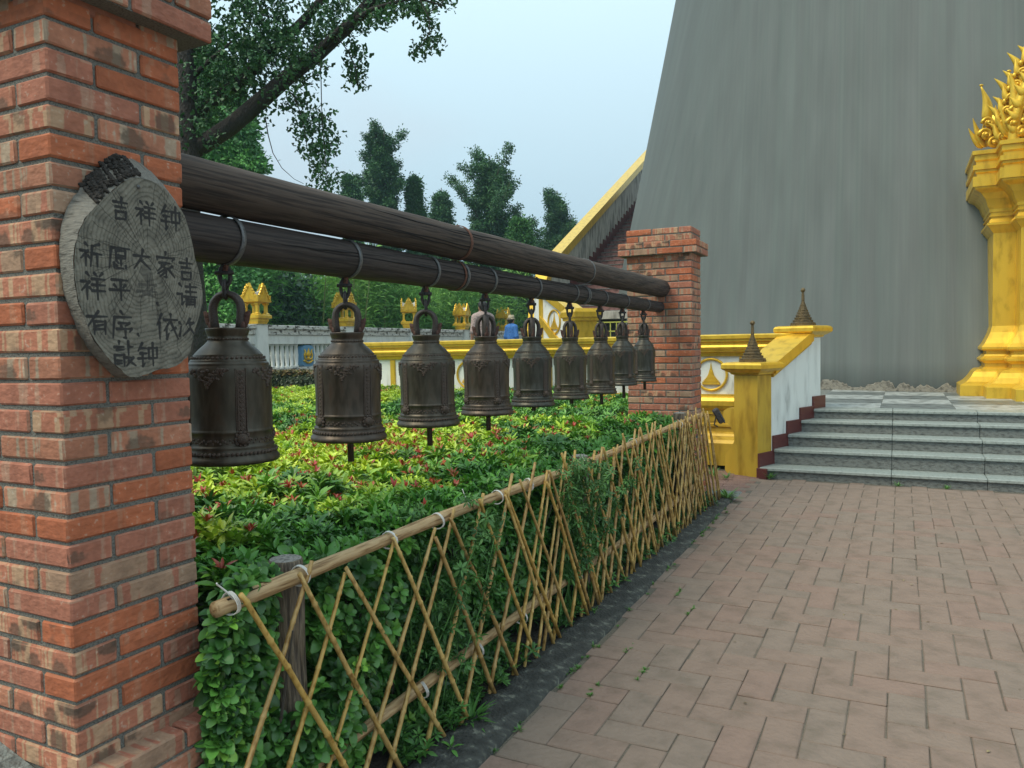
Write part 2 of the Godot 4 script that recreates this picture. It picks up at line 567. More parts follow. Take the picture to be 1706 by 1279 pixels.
func make_ground() -> void:
	var st := S()
	box(st, Vector3(0, -0.3, -60), Vector3(500, 0.4, 500))
	struct("ground", done(st), mats.ground, "bare earth and thin grass around the temple grounds", "ground")
	st = S()
	box(st, Vector3(-5.55, -0.03, -3.85), Vector3(8.0, 0.12, 7.5))
	box(st, Vector3(-6.15, -0.03, -8.75), Vector3(6.8, 0.12, 2.298))
	struct("planting_bed", done(st), mats.soil, "dark soil of the planting bed under the hedge plants", "ground")
	# raised terrace behind the gold wall
	st = S()
	box(st, Vector3(3.0, 0.285, -13.2), Vector3(22.0, 0.77, 5.6))
	box(st, Vector3(1.0, 0.285, -36.0), Vector3(27.6, 0.77, 39.98))
	struct("terrace", done(st), mats.concrete, "raised grey terrace round the foot of the stupa", "terrace")
	# dark cement edging under the fence
	st = S(true)
	var rows := []
	for i in 61:
		var z := 0.2 - i * 0.13
		var xo := -1.298 + 0.0154 * z + rnd(-0.006, 0.006)
		var xi := xo - 0.19 + rnd(-0.012, 0.012)
		var y := 0.045 + rnd(-0.004, 0.004)
		rows.append(PackedVector3Array([Vector3(xi, -0.08, z), Vector3(xi, y * 1.05 + rnd(-0.006, 0.006), z), Vector3(xi + 0.05, y * 0.95 + rnd(-0.005, 0.005), z), Vector3(xo - 0.08, y * 0.62 + rnd(-0.003, 0.003), z), Vector3(xo - 0.01, y * 0.33, z), Vector3(xo, -0.08, z)]))
	grid(st, rows, false)
	struct("kerb", done(st), mats.kerb, "dark weathered cement kerb strip running along the bamboo fence", "kerb")
	st = S()
	box(st, Vector3(-1.56, -0.02, -7.72), Vector3(0.30, 0.06, 0.42), 0.01)
	struct("concrete_pad", done(st), mats.concrete, "flat grey cement pad closing the far end of the kerb", "kerb")
	# sloping cement haunch in front of the near pillar
	st = S()
	slab(st, PackedVector2Array([Vector2(-2.9, -0.1), Vector2(-2.9, 0.74), Vector2(-2.03, 0.535), Vector2(-1.74, 0.455), Vector2(-1.70, -0.1)]), -1.13, -0.72)
	struct("cement_haunch", done(st), mats.concrete, "sloping grey cement haunch at the foot of the near brick pillar", "kerb")

# ------------------------------------------------------------------ stupa
const AX := 2.9
const AZ := -24.5
func stupa_r(h: float) -> float:
	if h < 11.2:
		return 11.28 - 0.225 * h + 0.001 * h * h
	return maxf(0.4, 8.886 - 0.205 * (h - 11.2) - 0.004 * (h - 11.2) * (h - 11.2))

func make_stupa() -> void:
	var t := thing("stupa", "huge grey plastered bell-shaped stupa tower behind the golden gateway", "stupa", Vector3(AX, 0.67, AZ))
	var st := S(true)
	var prof := []
	for i in 60:
		var h := 0.6 + i * 0.55
		prof.append([stupa_r(h), h - 0.67])
	lathe(st, prof, 160)
	part("body", done(st), mats.plaster, t)
	st = S(true)
	lathe(st, [[1.7, 32.0], [1.2, 34.0], [0.7, 37.0], [0.15, 41.0]], 24)
	part("spire", done(st), mats.gold, t)
	# flaked patches of pale render along the foot, at the left of the gate
	var pm := mat(lin(0.23, 0.215, 0.18), 0.95, mats.blotch, Vector3(1.5, 1.5, 1.5), mats.fine, 0.0, true)
	for k in 2:
		var s2 := S()
		var a0 := [-0.385, -0.272][k] as float
		var a1 := [-0.268, -0.155][k] as float
		var n := 60
		var hh := 0.12
		var rows := [PackedVector3Array(), PackedVector3Array(), PackedVector3Array()]
		for i in n + 1:
			var f := float(i) / n
			var a := lerpf(a0, a1, f)
			hh = clampf(hh + rnd(-0.03, 0.03), 0.05, 0.17)
			var e := hh * clampf(sin(PI * f) * 5.0, 0.15, 1.0)
			for q in 3:
				var y: float = 0.004 + e * [0.0, 0.85, 1.0][q]
				var rr: float = stupa_r(y + 0.67) + [0.012, 0.011, 0.001][q] + rnd(0.0, 0.003)
				rows[q].append(Vector3(sin(a) * rr, y, cos(a) * rr))
		grid(s2, rows, false)
		part("flaked_plaster", done(s2), pm, t)

# ------------------------------------------------------------------ golden gateway
func horn(st: SurfaceTool, base: Vector3, tip: Vector3, bulge: float, lean: Vector3, sides := 8) -> void:
	var pts := []
	var rad := []
	for i in 9:
		var f := i / 8.0
		pts.append(base.lerp(tip, f) + lean * sin(f * TAU * 0.55) * 0.6)
		rad.append(bulge * (1.0 - f) * (0.55 + 1.6 * f * (1.0 - f)) + 0.008)
	tube(st, pts, rad, sides, 0.8)

func curl(st: SurfaceTool, c: Vector3, r: float, thick: float, b: Basis, turns := 1.4, dirn := 1.0) -> void:
	var pts := []
	var rad := []
	for i in 17:
		var f := i / 16.0
		var a := f * TAU * turns
		var rr := r * (1.0 - 0.75 * f)
		pts.append(c + b * Vector3(cos(a) * rr * dirn, sin(a) * rr, 0.02 * f))
		rad.append(thick * (1.0 - 0.45 * f))
	tube(st, pts, rad, 7)
	ball(st, c + b * Vector3(0, 0, 0.03), Vector3.ONE * thick * 1.15, 8)

func flame(st: SurfaceTool, base: Vector3, h: float, w: float, b: Basis, bend := 0.25) -> void:
	var rows := []
	for i in 9:
		var f := i / 8.0
		var ww := w * sin(pow(f, 0.7) * PI * 0.93 + 0.2) * (1.0 - f * 0.35) + 0.004
		if i == 8:
			ww = 0.003
		var row := PackedVector3Array()
		for j in 8:
			var a := TAU * j / 8
			row.append(base + b * Vector3(cos(a) * ww + bend * w * f * f * 2.0, f * h, sin(a) * ww * 0.45))
		rows.append(row)
	grid(st, rows, true)

func antefix() -> ArrayMesh:
	var st := S(true)
	var b := Basis()
	horn(st, Vector3(0.0, 0.44, 0), Vector3(-0.09, 0.93, 0.02), 0.115, Vector3(0.06, 0, 0))
	ball(st, Vector3(-0.092, 0.935, 0.02), Vector3(0.03, 0.018, 0.016), 8)
	curl(st, Vector3(-0.03, 0.39, 0.08), 0.075, 0.028, b, 1.4, -1.0)
	curl(st, Vector3(-0.07, 0.22, 0.10), 0.085, 0.03, b, 1.4, -1.0)
	curl(st, Vector3(0.13, 0.26, 0.09), 0.11, 0.034, b, 1.7, 1.0)
	curl(st, Vector3(0.03, 0.10, 0.12), 0.08, 0.028, b, 1.5, 1.0)
	for k in 7:
		var an := lerpf(0.75, -0.75, k / 6.0)
		var fb := Basis(Vector3.BACK, an)
		flame(st, Vector3(-sin(an) * 0.10, 0.02 + 0.05 * cos(an), 0.02 + 0.02 * (k % 2)), 0.34 + 0.10 * (k % 2), 0.055, fb, 0.5 * signf(an))
	for k in 4:
		flame(st, Vector3(0.12 + 0.06 * k, 0.30 + 0.02 * k, -0.03), 0.36 - 0.05 * k, 0.05, Basis(Vector3.BACK, -0.12 - 0.1 * k), -0.4)
	tube(st, [Vector3(0.20, 0.02, 0.0), Vector3(0.24, 0.2, 0.0), Vector3(0.15, 0.36, 0.0), Vector3(0.05, 0.50, 0.0)], [0.085, 0.085, 0.075, 0.06], 8)
	return done(st)

func make_gate() -> void:
	var g := thing("golden_gateway", "tall golden gateway with stepped pillars, cornice and flame-shaped crest", "gateway", Vector3(AX, 0.675, -13.2))
	var base := [[0.42, 0.0], [0.42, 0.15], [0.40, 0.165], [0.34, 0.20], [0.28, 0.27], [0.24, 0.34], [0.20, 0.375], [0.13, 0.38], [0.11, 0.40], [0.095, 0.41], [0.095, 0.455], [0.11, 0.46], [0.12, 0.475], [0.155, 0.50], [0.155, 0.525], [0.11, 0.56], [0.10, 0.585], [0.075, 0.59], [0.075, 0.635], [0.12, 0.64], [0.14, 0.66], [0.14, 0.69], [0.10, 0.74], [0.06, 0.82], [0.025, 0.90], [0.0, 0.99]]
	var cap := [[0.0, 2.32], [0.03, 2.36], [0.07, 2.42], [0.085, 2.43], [0.085, 2.46], [0.06, 2.47], [0.035, 2.53], [0.035, 2.545], [0.06, 2.55], [0.06, 2.565], [0.04, 2.575], [0.04, 2.61], [0.055, 2.615], [0.055, 2.66]]
	var corn := [[0.055, 2.66], [0.08, 2.70], [0.11, 2.80], [0.17, 2.88], [0.24, 2.925], [0.255, 2.94], [0.255, 2.955], [0.28, 2.96], [0.28, 3.10], [0.23, 3.105], [0.23, 3.14], [0.25, 3.16], [0.25, 3.19], [0.28, 3.195], [0.28, 3.26], [0.24, 3.265], [0.24, 3.31], [0.26, 3.33], [0.26, 3.40], [0.29, 3.405], [0.29, 3.46]]
	for k in 3:
		var hw := 1.72 - 0.28 * k
		var zf := 0.5 * k
		var zb := -2.2
		var s0 := S()
		rectloft(s0, -hw, hw, zb, zf, base)
		part("base_moulding", done(s0), mats.gold, g)
		s0 = S()
		rectloft(s0, -hw, hw, zb, zf, [[0.0, 0.99], [0.0, 2.32]])
		part("pillar_shaft", done(s0), mats.gold, g)
		s0 = S()
		rectloft(s0, -hw, hw, zb, zf, cap)
		part("capital", done(s0), mats.gold, g)
		s0 = S()
		rectloft(s0, -hw, hw, zb, zf, corn)
		part("cornice", done(s0), mats.gold, g)
	var am := antefix()
	for s in [-1.0, 1.0]:
		for k in 3:
			var hw := 1.72 - 0.28 * k
			var b := Basis(Vector3.UP, -0.5 * s) * Basis.from_scale(Vector3(-s if s < 0 else 1.0, 1, 1))
			if s > 0:
				b = Basis(Vector3.UP, -0.5) * Basis.from_scale(Vector3(-1, 1, 1))
			else:
				b = Basis(Vector3.UP, 0.35)
			part("flame_finial", am, mats.gold, g, Transform3D(b, Vector3(s * (hw + 0.10), 3.46, 0.5 * k + 0.10)))
	# arched pediment behind the finials, with flames along its edge
	var st := S(true)
	var rows := []
	for i in 25:
		var a := PI * i / 24.0
		var cx := -cos(a) * 1.56
		var cy := 3.46 + sin(a) * 1.72
		var n := Vector3(-cos(a), sin(a), 0)
		var p := Vector3(cx, cy, 0)
		rows.append(PackedVector3Array([p + Vector3(0, 0, 0.75), p + n * 0.07 + Vector3(0, 0, 0.72), p + n * 0.08 + Vector3(0, 0, 0.3), p - n * 0.06 + Vector3(0, 0, 0.3), p - n * 0.06 + Vector3(0, 0, 0.72)]))
	grid(st, rows, true)
	part("pediment_arch", done(st), mats.gold, g)
	st = S()
	var pp := PackedVector2Array()
	for i in 25:
		var a := PI * i / 24.0
		pp.append(Vector2(-cos(a) * 1.52, 3.46 + sin(a) * 1.68))
	slab(st, pp, 0.2, 0.45)
	part("pediment_panel", done(st), mats.gold, g)
	for i in 33:
		var a := PI * (i + 0.5) / 33.0
		var s2 := S(true)
		var n := Vector3(-cos(a) * 1.3, sin(a), 0).normalized()
		var p := Vector3(-cos(a) * 1.64, 3.46 + sin(a) * 1.80, 0.52)
		var up := (n * 0.55 + Vector3.UP).normalized()
		var b := Basis(up.cross(Vector3.BACK).normalized(), up, Vector3.BACK)
		var sd := -1.0 if i < 16 else 1.0
		flame(s2, p, 0.30 + 0.08 * (i % 2), 0.062, b, 0.6 * sd)
		flame(s2, p - n * 0.10 + Vector3(0, 0, 0.22), 0.20, 0.05, b, 0.4 * sd)
		ball(s2, p - n * 0.16 + Vector3(0, 0, 0.24), Vector3(0.035, 0.035, 0.025), 8)
		flame(s2, p + b * Vector3(0.07, 0, 0.04), 0.20, 0.04, b, -0.4)
		flame(s2, p + b * Vector3(-0.07, 0, 0.04), 0.24, 0.05, b, 0.4)
		curl(s2, p + n * 0.03 + Vector3(0, 0, 0.07), 0.06, 0.022, b, 1.4, sd)
		ball(s2, p + up * 0.15 + Vector3(0, 0, 0.06), Vector3(0.028, 0.04, 0.02), 8)
		part("crest_flame", done(s2), mats.gold, g)
	st = S(true)
	flame(st, Vector3(0, 5.15, 0.5), 1.2, 0.25, Basis(), 0.0)
	part("crest_spire", done(st), mats.gold, g)
	st = S()
	box(st, Vector3(0, 1.25, 1.02), Vector3(1.5, 1.9, 0.06), 0.01)
	part("door", done(st), mats.goldold, g)

# ------------------------------------------------------------------ front steps
const RISE := [0.115, 0.285, 0.425, 0.56, 0.675]
func step_left(z: float) -> float:
	return -1.39 + 0.372 * (-8.87 - z)

func make_front_steps() -> void:
	var t := thing("front_steps", "flight of five wide grey stone steps up to the golden gateway", "steps", Vector3(2.9, 0, -9.4))
	var off := away(t)
	var joints := [-0.08, 0.77, 1.72, 2.67, 3.62, 4.57, 5.52, 6.6]
	for k in 5:
		var zf := -8.87 - 0.3 * k
		var y1: float = RISE[k]
		var y0: float = RISE[k - 1] if k else -0.05
		var xl := step_left(zf)
		var prev := xl
		for jx in joints:
			var w: float = jx - prev
			var cx: float = (jx + prev) * 0.5
			var st := S()
			box(st, Vector3(cx, (y0 + y1 - 0.035) * 0.5, zf - 0.03), Vector3(w - 0.004, y1 - 0.035 - y0, 0.05), 0.003)
			part("riser", done(st), mats.riser, t, off)
			st = S()
			var dpt := 0.36 if k < 4 else 0.30
			box(st, Vector3(cx, y1 - 0.0175, zf + 0.025 - dpt * 0.5), Vector3(w - 0.004, 0.035, dpt), 0.006)
			part("tread", done(st), mats.granite, t, off)
			prev = jx
		var st2 := S()
		box(st2, Vector3((xl + 6.6) * 0.5, (y1 - 0.04) * 0.5 - 0.05, zf - 0.2), Vector3(6.6 - xl - 0.02, y1 - 0.04 + 0.08 - 0.0, 0.28))
		part("step_core", done(st2), mats.concrete, t, off)
	# chequered landing
	var l := thing("landing_floor", "landing of light and dark grey square tiles in front of the stupa", "floor", Vector3(2.9, 0.67, -12.0))
	l.set_meta("kind", "structure")
	var lo := away(l)
	var sb := S()
	box(sb, Vector3(2.9, 0.33, -12.2), Vector3(8.4, 0.66, 4.05))
	part("landing_slab", done(sb), mats.concrete, l, lo)
	for i in 10:
		for j in 5:
			var x0 := -1.02 + i * 0.8
			var z0 := -10.345 - j * 0.8
			if i == 9:
				continue
			var st := S()
			box(st, Vector3(x0 + 0.4, 0.666, z0 - 0.4), Vector3(0.796, 0.018, 0.796), 0.002)
			part("floor_tile", done(st), mats.tilelight if (i + j) % 2 == 0 else mats.tiledark, l, lo)
	make_stair_side()

func spire(parent: Node, xf: Transform3D, h: float, r: float) -> void:
	var st := S()
	var prof := [[r, 0.0], [r, 0.02]]
	var n := 9
	for i in n:
		var f := float(i) / n
		var rr := r * (0.97 - 0.9 * pow(f, 0.75))
		var y0 := 0.02 + h * 0.62 * f
		var y1 := 0.02 + h * 0.62 * (f + 1.0 / n)
		prof.append([rr, y0 + 0.002])
		prof.append([rr, y0 + (y1 - y0) * 0.55])
		prof.append([rr * 0.84, y0 + (y1 - y0) * 0.66])
		prof.append([rr * 0.80, y1])
	prof.append([r * 0.13, h * 0.68])
	prof.append([r * 0.10, h * 0.92])
	for i in 7:
		var a := PI * i / 6.0 - PI / 2
		prof.append([maxf(0.003, cos(a) * r * 0.19), h * 0.95 + sin(a) * r * 0.19 + 0.0])
	lathe(st, prof, 40)
	part("spire_finial", done(st), mats.bronze, parent, xf)

func cap_prof(y: float) -> Array:
	return [[0.0, y - 0.03], [0.025, y - 0.02], [0.03, y - 0.005], [0.09, y + 0.03], [0.105, y + 0.045], [0.105, y + 0.085], [0.09, y + 0.105], [0.06, y + 0.115]]

func make_stair_side() -> void:
	var t := thing("stair_balustrade", "white side wall of the front steps with gold newel, sloping gold rail and spires", "balustrade", Vector3(-1.41, 0, -8.87), deg_to_rad(-20.5))
	var st := S()
	rectloft(st, -0.29, 0.0, -0.3, 0.0, [[0.0, -0.05], [0.0, 1.128]])
	part("lower_newel", done(st), mats.goldold, t)
	st = S()
	rectloft(st, -0.29, 0.0, -0.3, 0.0, cap_prof(1.16))
	part("lower_cap", done(st), mats.gold, t)
	spire(t, Transform3D(Basis(), Vector3(-0.145, 1.275, -0.15)), 0.46, 0.148)
	# white wall under the sloping rail
	st = S()
	slab(st, PackedVector2Array([Vector2(0.3, -0.05), Vector2(1.2, -0.05), Vector2(1.2, 1.5), Vector2(0.3, 1.14)]), -0.27, -0.003, Transform3D(Basis(Vector3(0, 0, -1), Vector3.UP, Vector3(1, 0, 0)), Vector3.ZERO))
	part("white_wall", done(st), mats.white, t)
	st = S()
	slab(st, PackedVector2Array([Vector2(0.3, 1.14), Vector2(1.21, 1.5), Vector2(1.21, 1.62), Vector2(0.3, 1.26)]), -0.33, 0.06, Transform3D(Basis(Vector3(0, 0, -1), Vector3.UP, Vector3(1, 0, 0)), Vector3.ZERO))
	part("sloping_rail", done(st), mats.gold, t)
	st = S()
	slab(st, PackedVector2Array([Vector2(0.3, 1.10), Vector2(1.21, 1.46), Vector2(1.21, 1.498), Vector2(0.3, 1.138)]), -0.30, 0.03, Transform3D(Basis(Vector3(0, 0, -1), Vector3.UP, Vector3(1, 0, 0)), Vector3.ZERO))
	part("rail_moulding", done(st), mats.goldold, t)
	st = S()
	rectloft(st, -0.30, 0.0, -1.5, -1.2, [[0.0, 0.0], [0.0, 1.538]])
	part("upper_newel", done(st), mats.white, t)
	st = S()
	rectloft(st, -0.30, 0.0, -1.5, -1.2, cap_prof(1.57))
	part("upper_cap", done(st), mats.gold, t)
	spire(t, Transform3D(Basis(), Vector3(-0.15, 1.685, -1.35)), 0.46, 0.15)
	# scalloped gold bracket at the left of the newel
	st = S()
	var pr := PackedVector2Array([Vector2(0, 0), Vector2(-0.12, 0.0), Vector2(-0.15, 0.03), Vector2(-0.15, 0.2), Vector2(-0.12, 0.25), Vector2(-0.07, 0.30), Vector2(-0.03, 0.37), Vector2(-0.02, 0.42), Vector2(-0.05, 0.5), Vector2(-0.10, 0.56), Vector2(-0.16, 0.60), Vector2(-0.18, 0.66), Vector2(-0.16, 0.72), Vector2(-0.10, 0.75), Vector2(0, 0.75)])
	slab(st, pr, -0.26, -0.05, Transform3D(Basis(), Vector3(-0.292, 0, 0)))
	part("scalloped_bracket", done(st), mats.goldold, t)
	# red skirting tiles stepping up along the wall
	for k in 5:
		var a := 0.3 * 1.067 * k
		var y1: float = RISE[k]
		st = S()
		box(st, Vector3(0.008, y1 + 0.075, -(a + 0.16)), Vector3(0.02, 0.15, 0.325), 0.003)
		part("skirting_tile", done(st), mats.redtile, t)
		st = S()
		var y0: float = RISE[k - 1] if k else 0.0
		box(st, Vector3(0.0085, (y0 + y1) * 0.5 + 0.03, -(a + 0.045)), Vector3(0.026, y1 - y0 + 0.1, 0.09), 0.003)
		part("skirting_tile", done(st), mats.redtile, t)
		if k > 0:
			continue
		st = S()
		box(st, Vector3(0.06, 0.05, 0.015), Vector3(0.12, 0.115, 0.03), 0.003)
		part("skirting_tile", done(st), mats.redtile, t)
	# floodlight on the bracket
	var f := thing("floodlight", "small dark floodlight lying on the gold bracket beside the newel", "lamp", Vector3(-1.80, 0.62, -8.70), 0.3)
	st = S()
	box(st, Vector3(0, 0.07, 0), Vector3(0.07, 0.17, 0.12), 0.012, Basis(Vector3.BACK, 0.5))
	part("housing", done(st), mats.iron, f)
	st = S()
	box(st, Vector3(0.03, 0.055, 0.02), Vector3(0.012, 0.14, 0.09), 0.004, Basis(Vector3.BACK, 0.5))
	part("lens", done(st), mat(lin(0.03, 0.035, 0.04), 0.15), f)
	st = S()
	tube(st, [Vector3(-0.02, 0.06, -0.07), Vector3(-0.04, -0.04, -0.07), Vector3(-0.0, -0.06, -0.12)], [0.008], 6)
	part("bracket", done(st), mats.iron, f)

# ------------------------------------------------------------------ low gold and white wall
func roundel(parent: Node, xf: Transform3D, r: float) -> void:
	var st := S(true)
	var pts := []
	for i in 41:
		var a := TAU * i / 40.0
		pts.append(Vector3(cos(a) * r, sin(a) * r, 0.012))
	tube(st, pts, [r * 0.085], 8, 1.0, false)
	var ring := part("roundel_ring", done(st), mats.gold, parent, xf)
	st = S()
	# little stupa emblem in relief
	var w := r * 0.52
	var b := -r * 0.62
	var n := 9
	for i in n:
		var f := float(i) / n
		var ww := w * pow(1.0 - f, 1.35) + r * 0.03
		box(st, Vector3(0, b + r * 0.13 + f * r * 0.78, 0.014), Vector3(ww * 2.0, r * 0.075, 0.035 - 0.012 * f), 0.003)
	box(st, Vector3(0, b + r * 0.03, 0.014), Vector3(w * 2.15, r * 0.1, 0.04), 0.003)
	slab(st, PackedVector2Array([Vector2(-w * 0.98, b + r * 0.1), Vector2(w * 0.98, b + r * 0.1), Vector2(w * 0.42, b + r * 0.5), Vector2(r * 0.05, b + r * 1.05), Vector2(0, r * 0.8), Vector2(-r * 0.05, b + r * 1.05), Vector2(-w * 0.42, b + r * 0.5)]), 0.002, 0.015)
	part("stupa_emblem", done(st), mats.gold, ring)

func xprofile(prof: Array, x0: float, x1: float) -> ArrayMesh:
	var st := S()
	var p := PackedVector2Array()
	for q in prof:
		p.append(Vector2(q[0], q[1]))
	slab(st, p, x0, x1, Transform3D(Basis(Vector3(0, 0, 1), Vector3.UP, Vector3(1, 0, 0)), Vector3.ZERO))
	return done(st)

func make_gold_wall() -> void:
	var t := thing("gold_wall", "low white panelled wall with heavy gold coping and base behind the bells", "wall", Vector3(-4.5, 0, -10.1))
	var L := -7.75 + 4.5
	var R := -1.10 + 4.5
	part("coping", xprofile([[-0.3, 1.325], [0.035, 1.325], [0.045, 1.37], [0.09, 1.385], [0.09, 1.40], [0.115, 1.415], [0.125, 1.44], [0.115, 1.465], [0.085, 1.475], [0.085, 1.495], [0.12, 1.51], [0.12, 1.535], [0.145, 1.545], [0.145, 1.585], [0.12, 1.60], [-0.3, 1.60]], L, R), mats.gold, t)
	part("wall_body", xprofile([[-0.28, 0.0], [0.0, 0.0], [0.0, 1.325], [-0.28, 1.325]], L + 0.02, R - 0.01), mats.white, t)
	part("base_moulding", xprofile([[0.002, 0.50], [0.06, 0.50], [0.06, 0.58], [0.09, 0.59], [0.09, 0.64], [0.12, 0.66], [0.14, 0.70], [0.14, 0.76], [0.12, 0.80], [0.06, 0.815], [0.06, 0.84], [0.002, 0.84]], L, R), mats.gold, t)
	part("base_recess", xprofile([[0.002, 0.31], [0.10, 0.31], [0.08, 0.34], [0.05, 0.36], [0.05, 0.42], [0.075, 0.43], [0.075, 0.46], [0.055, 0.47], [0.055, 0.498], [0.002, 0.498]], L, R), mats.goldold, t)
	part("plinth", xprofile([[0.002, -0.05], [0.2, -0.05], [0.2, 0.23], [0.17, 0.27], [0.11, 0.308], [0.002, 0.308]], L, R), mats.goldold, t)
	for x in [-7.12, -4.45, -1.78]:
		var st := S()
		box(st, Vector3(x + 4.5, 1.08, 0.008), Vector3(0.09, 0.476, 0.03), 0.006)
		part("panel_strip", done(st), mats.gold, t)
	for x in [-2.18, -4.85 - 0.9]:
		roundel(t, Transform3D(Basis(), Vector3(x + 4.5, 1.09, 0.002)), 0.20)

# ------------------------------------------------------------------ stair wing at the left of the stupa
func zprofile(st: SurfaceTool, pts: Array, x0: float, x1: float) -> void:
	var p := PackedVector2Array()
	for q in pts:
		p.append(Vector2(q[0], q[1]))
	slab(st, p, x0, x1, Transform3D(Basis(Vector3(0, 0, -1), Vector3.UP, Vector3(1, 0, 0)), Vector3.ZERO))

func make_back_stair() -> void:
	# built along -z: s = distance behind z = -17.3
	var t := thing("upper_stair", "dark red stair climbing the stupa's left side beside a grey gold-topped parapet", "stairs", Vector3(-7.46, 0.67, -17.6), deg_to_rad(3.4))
	var nst := 31
	for i in nst:
		var st := S()
		var y := 1.5 + (i + 1) * 0.165
		box(st, Vector3(1.05, y * 0.5, -1.2 - i * 0.36), Vector3(3.2, y, 0.36), 0.01)
		part("step", done(st), mats.redstep, t)
		st = S()
		box(st, Vector3(1.05, y + 0.008, -1.2 - i * 0.36 + 0.012), Vector3(3.18, 0.02, 0.365), 0.004)
		part("tread_edge", done(st), mats.concrete, t)
		st = S()
		box(st, Vector3(-0.535, y + 0.12, -1.2 - i * 0.36), Vector3(0.03, 0.36, 0.40), 0.004)
		part("skirting_tile", done(st), mats.redtile, t)
	var sw := S()
	zprofile(sw, [[0.5, 0.0], [12.9, 0.0], [12.9, 8.276], [1.2, 2.83], [0.5, 2.4]], -0.8, -0.55)
	part("parapet_wall", done(sw), mats.greywall, t)
	sw = S()
	zprofile(sw, [[-0.05, 0.0], [0.42, 0.0], [0.42, 1.6], [0.6, 2.35], [1.2, 2.83], [12.9, 8.276], [12.9, 8.506], [1.15, 3.05], [0.75, 2.80], [0.35, 2.35], [0.12, 1.9], [-0.05, 1.2]], -0.84, -0.50)
	part("gold_coping", done(sw), mats.gold, t)
	# lower wing wall with roundel, dropping to the right
	var w := thing("stair_wing_wall", "white wing wall with gold sloping rail and roundel under the upper stair", "wall", at(935, 565, 18.2) * Vector3(1, 0, 1) + Vector3(0, 0.67, 0), deg_to_rad(-36))
	var st := S()
	slab(st, PackedVector2Array([Vector2(-1.1, 0), Vector2(0.62, 0), Vector2(0.62, 1.52), Vector2(-1.1, 2.35)]), -0.15, 0.1)
	part("white_panel", done(st), mats.white, w)
	st = S()
	slab(st, PackedVector2Array([Vector2(-1.1, 2.25), Vector2(0.66, 1.42), Vector2(0.66, 1.62), Vector2(-1.1, 2.45)]), -0.25, 0.2)
	part("sloping_rail", done(st), mats.gold, w)
	st = S()
	slab(st, PackedVector2Array([Vector2(-0.75, 1.38), Vector2(0.62, 0.30), Vector2(0.62, 0.62), Vector2(-0.75, 1.55)]), -0.1, 0.16)
	part("gold_base_band", done(st), mats.gold, w)
	st = S()
	box(st, Vector3(-0.72, 1.3, 0.11), Vector3(0.13, 2.2, 0.08), 0.01)
	part("gold_strip", done(st), mats.gold, w)
	st = S()
	rectloft(st, 0.62, 1.05, -0.3, 0.25, [[0.0, 0.0], [0.0, 1.35], [0.05, 1.37], [0.05, 1.42], [0.09, 1.45], [0.09, 1.56], [0.02, 1.64]])
	part("gold_newel", done(st), mats.gold, w)
	roundel(w, Transform3D(Basis(), Vector3(-0.12, 1.38, 0.105)), 0.27)
	# metal gate in a dark recess further right
	var g := thing("metal_gate", "yellow-green metal railing gate in front of a dark recess near the far pillar", "gate", Vector3(-6.35, 0.67, -18.15), deg_to_rad(10))
	st = S()
	box(st, Vector3(0, 0.72, -0.75), Vector3(1.5, 1.44, 0.6), 0.01)
	part("dark_recess", done(st), mat(lin(0.05, 0.05, 0.045), 0.9), g)
	st = S()
	box(st, Vector3(0, 1.55, -0.6), Vector3(1.7, 0.2, 0.9), 0.01)
	part("lintel", done(st), mats.greywall, g)
	var ym := mat(lin(0.45, 0.46, 0.08), 0.5)
	for x in [-0.45, -0.3, -0.15, 0.0, 0.15, 0.3, 0.45]:
		st = S()
		box(st, Vector3(x, 0.7, 0), Vector3(0.025, 1.36, 0.025))
		part("bar", done(st), ym, g)
	for y in [0.9, 1.15, 1.37]:
		st = S()
		box(st, Vector3(0, y, 0.002), Vector3(0.95, 0.03, 0.034))
		part("rail", done(st), ym, g)

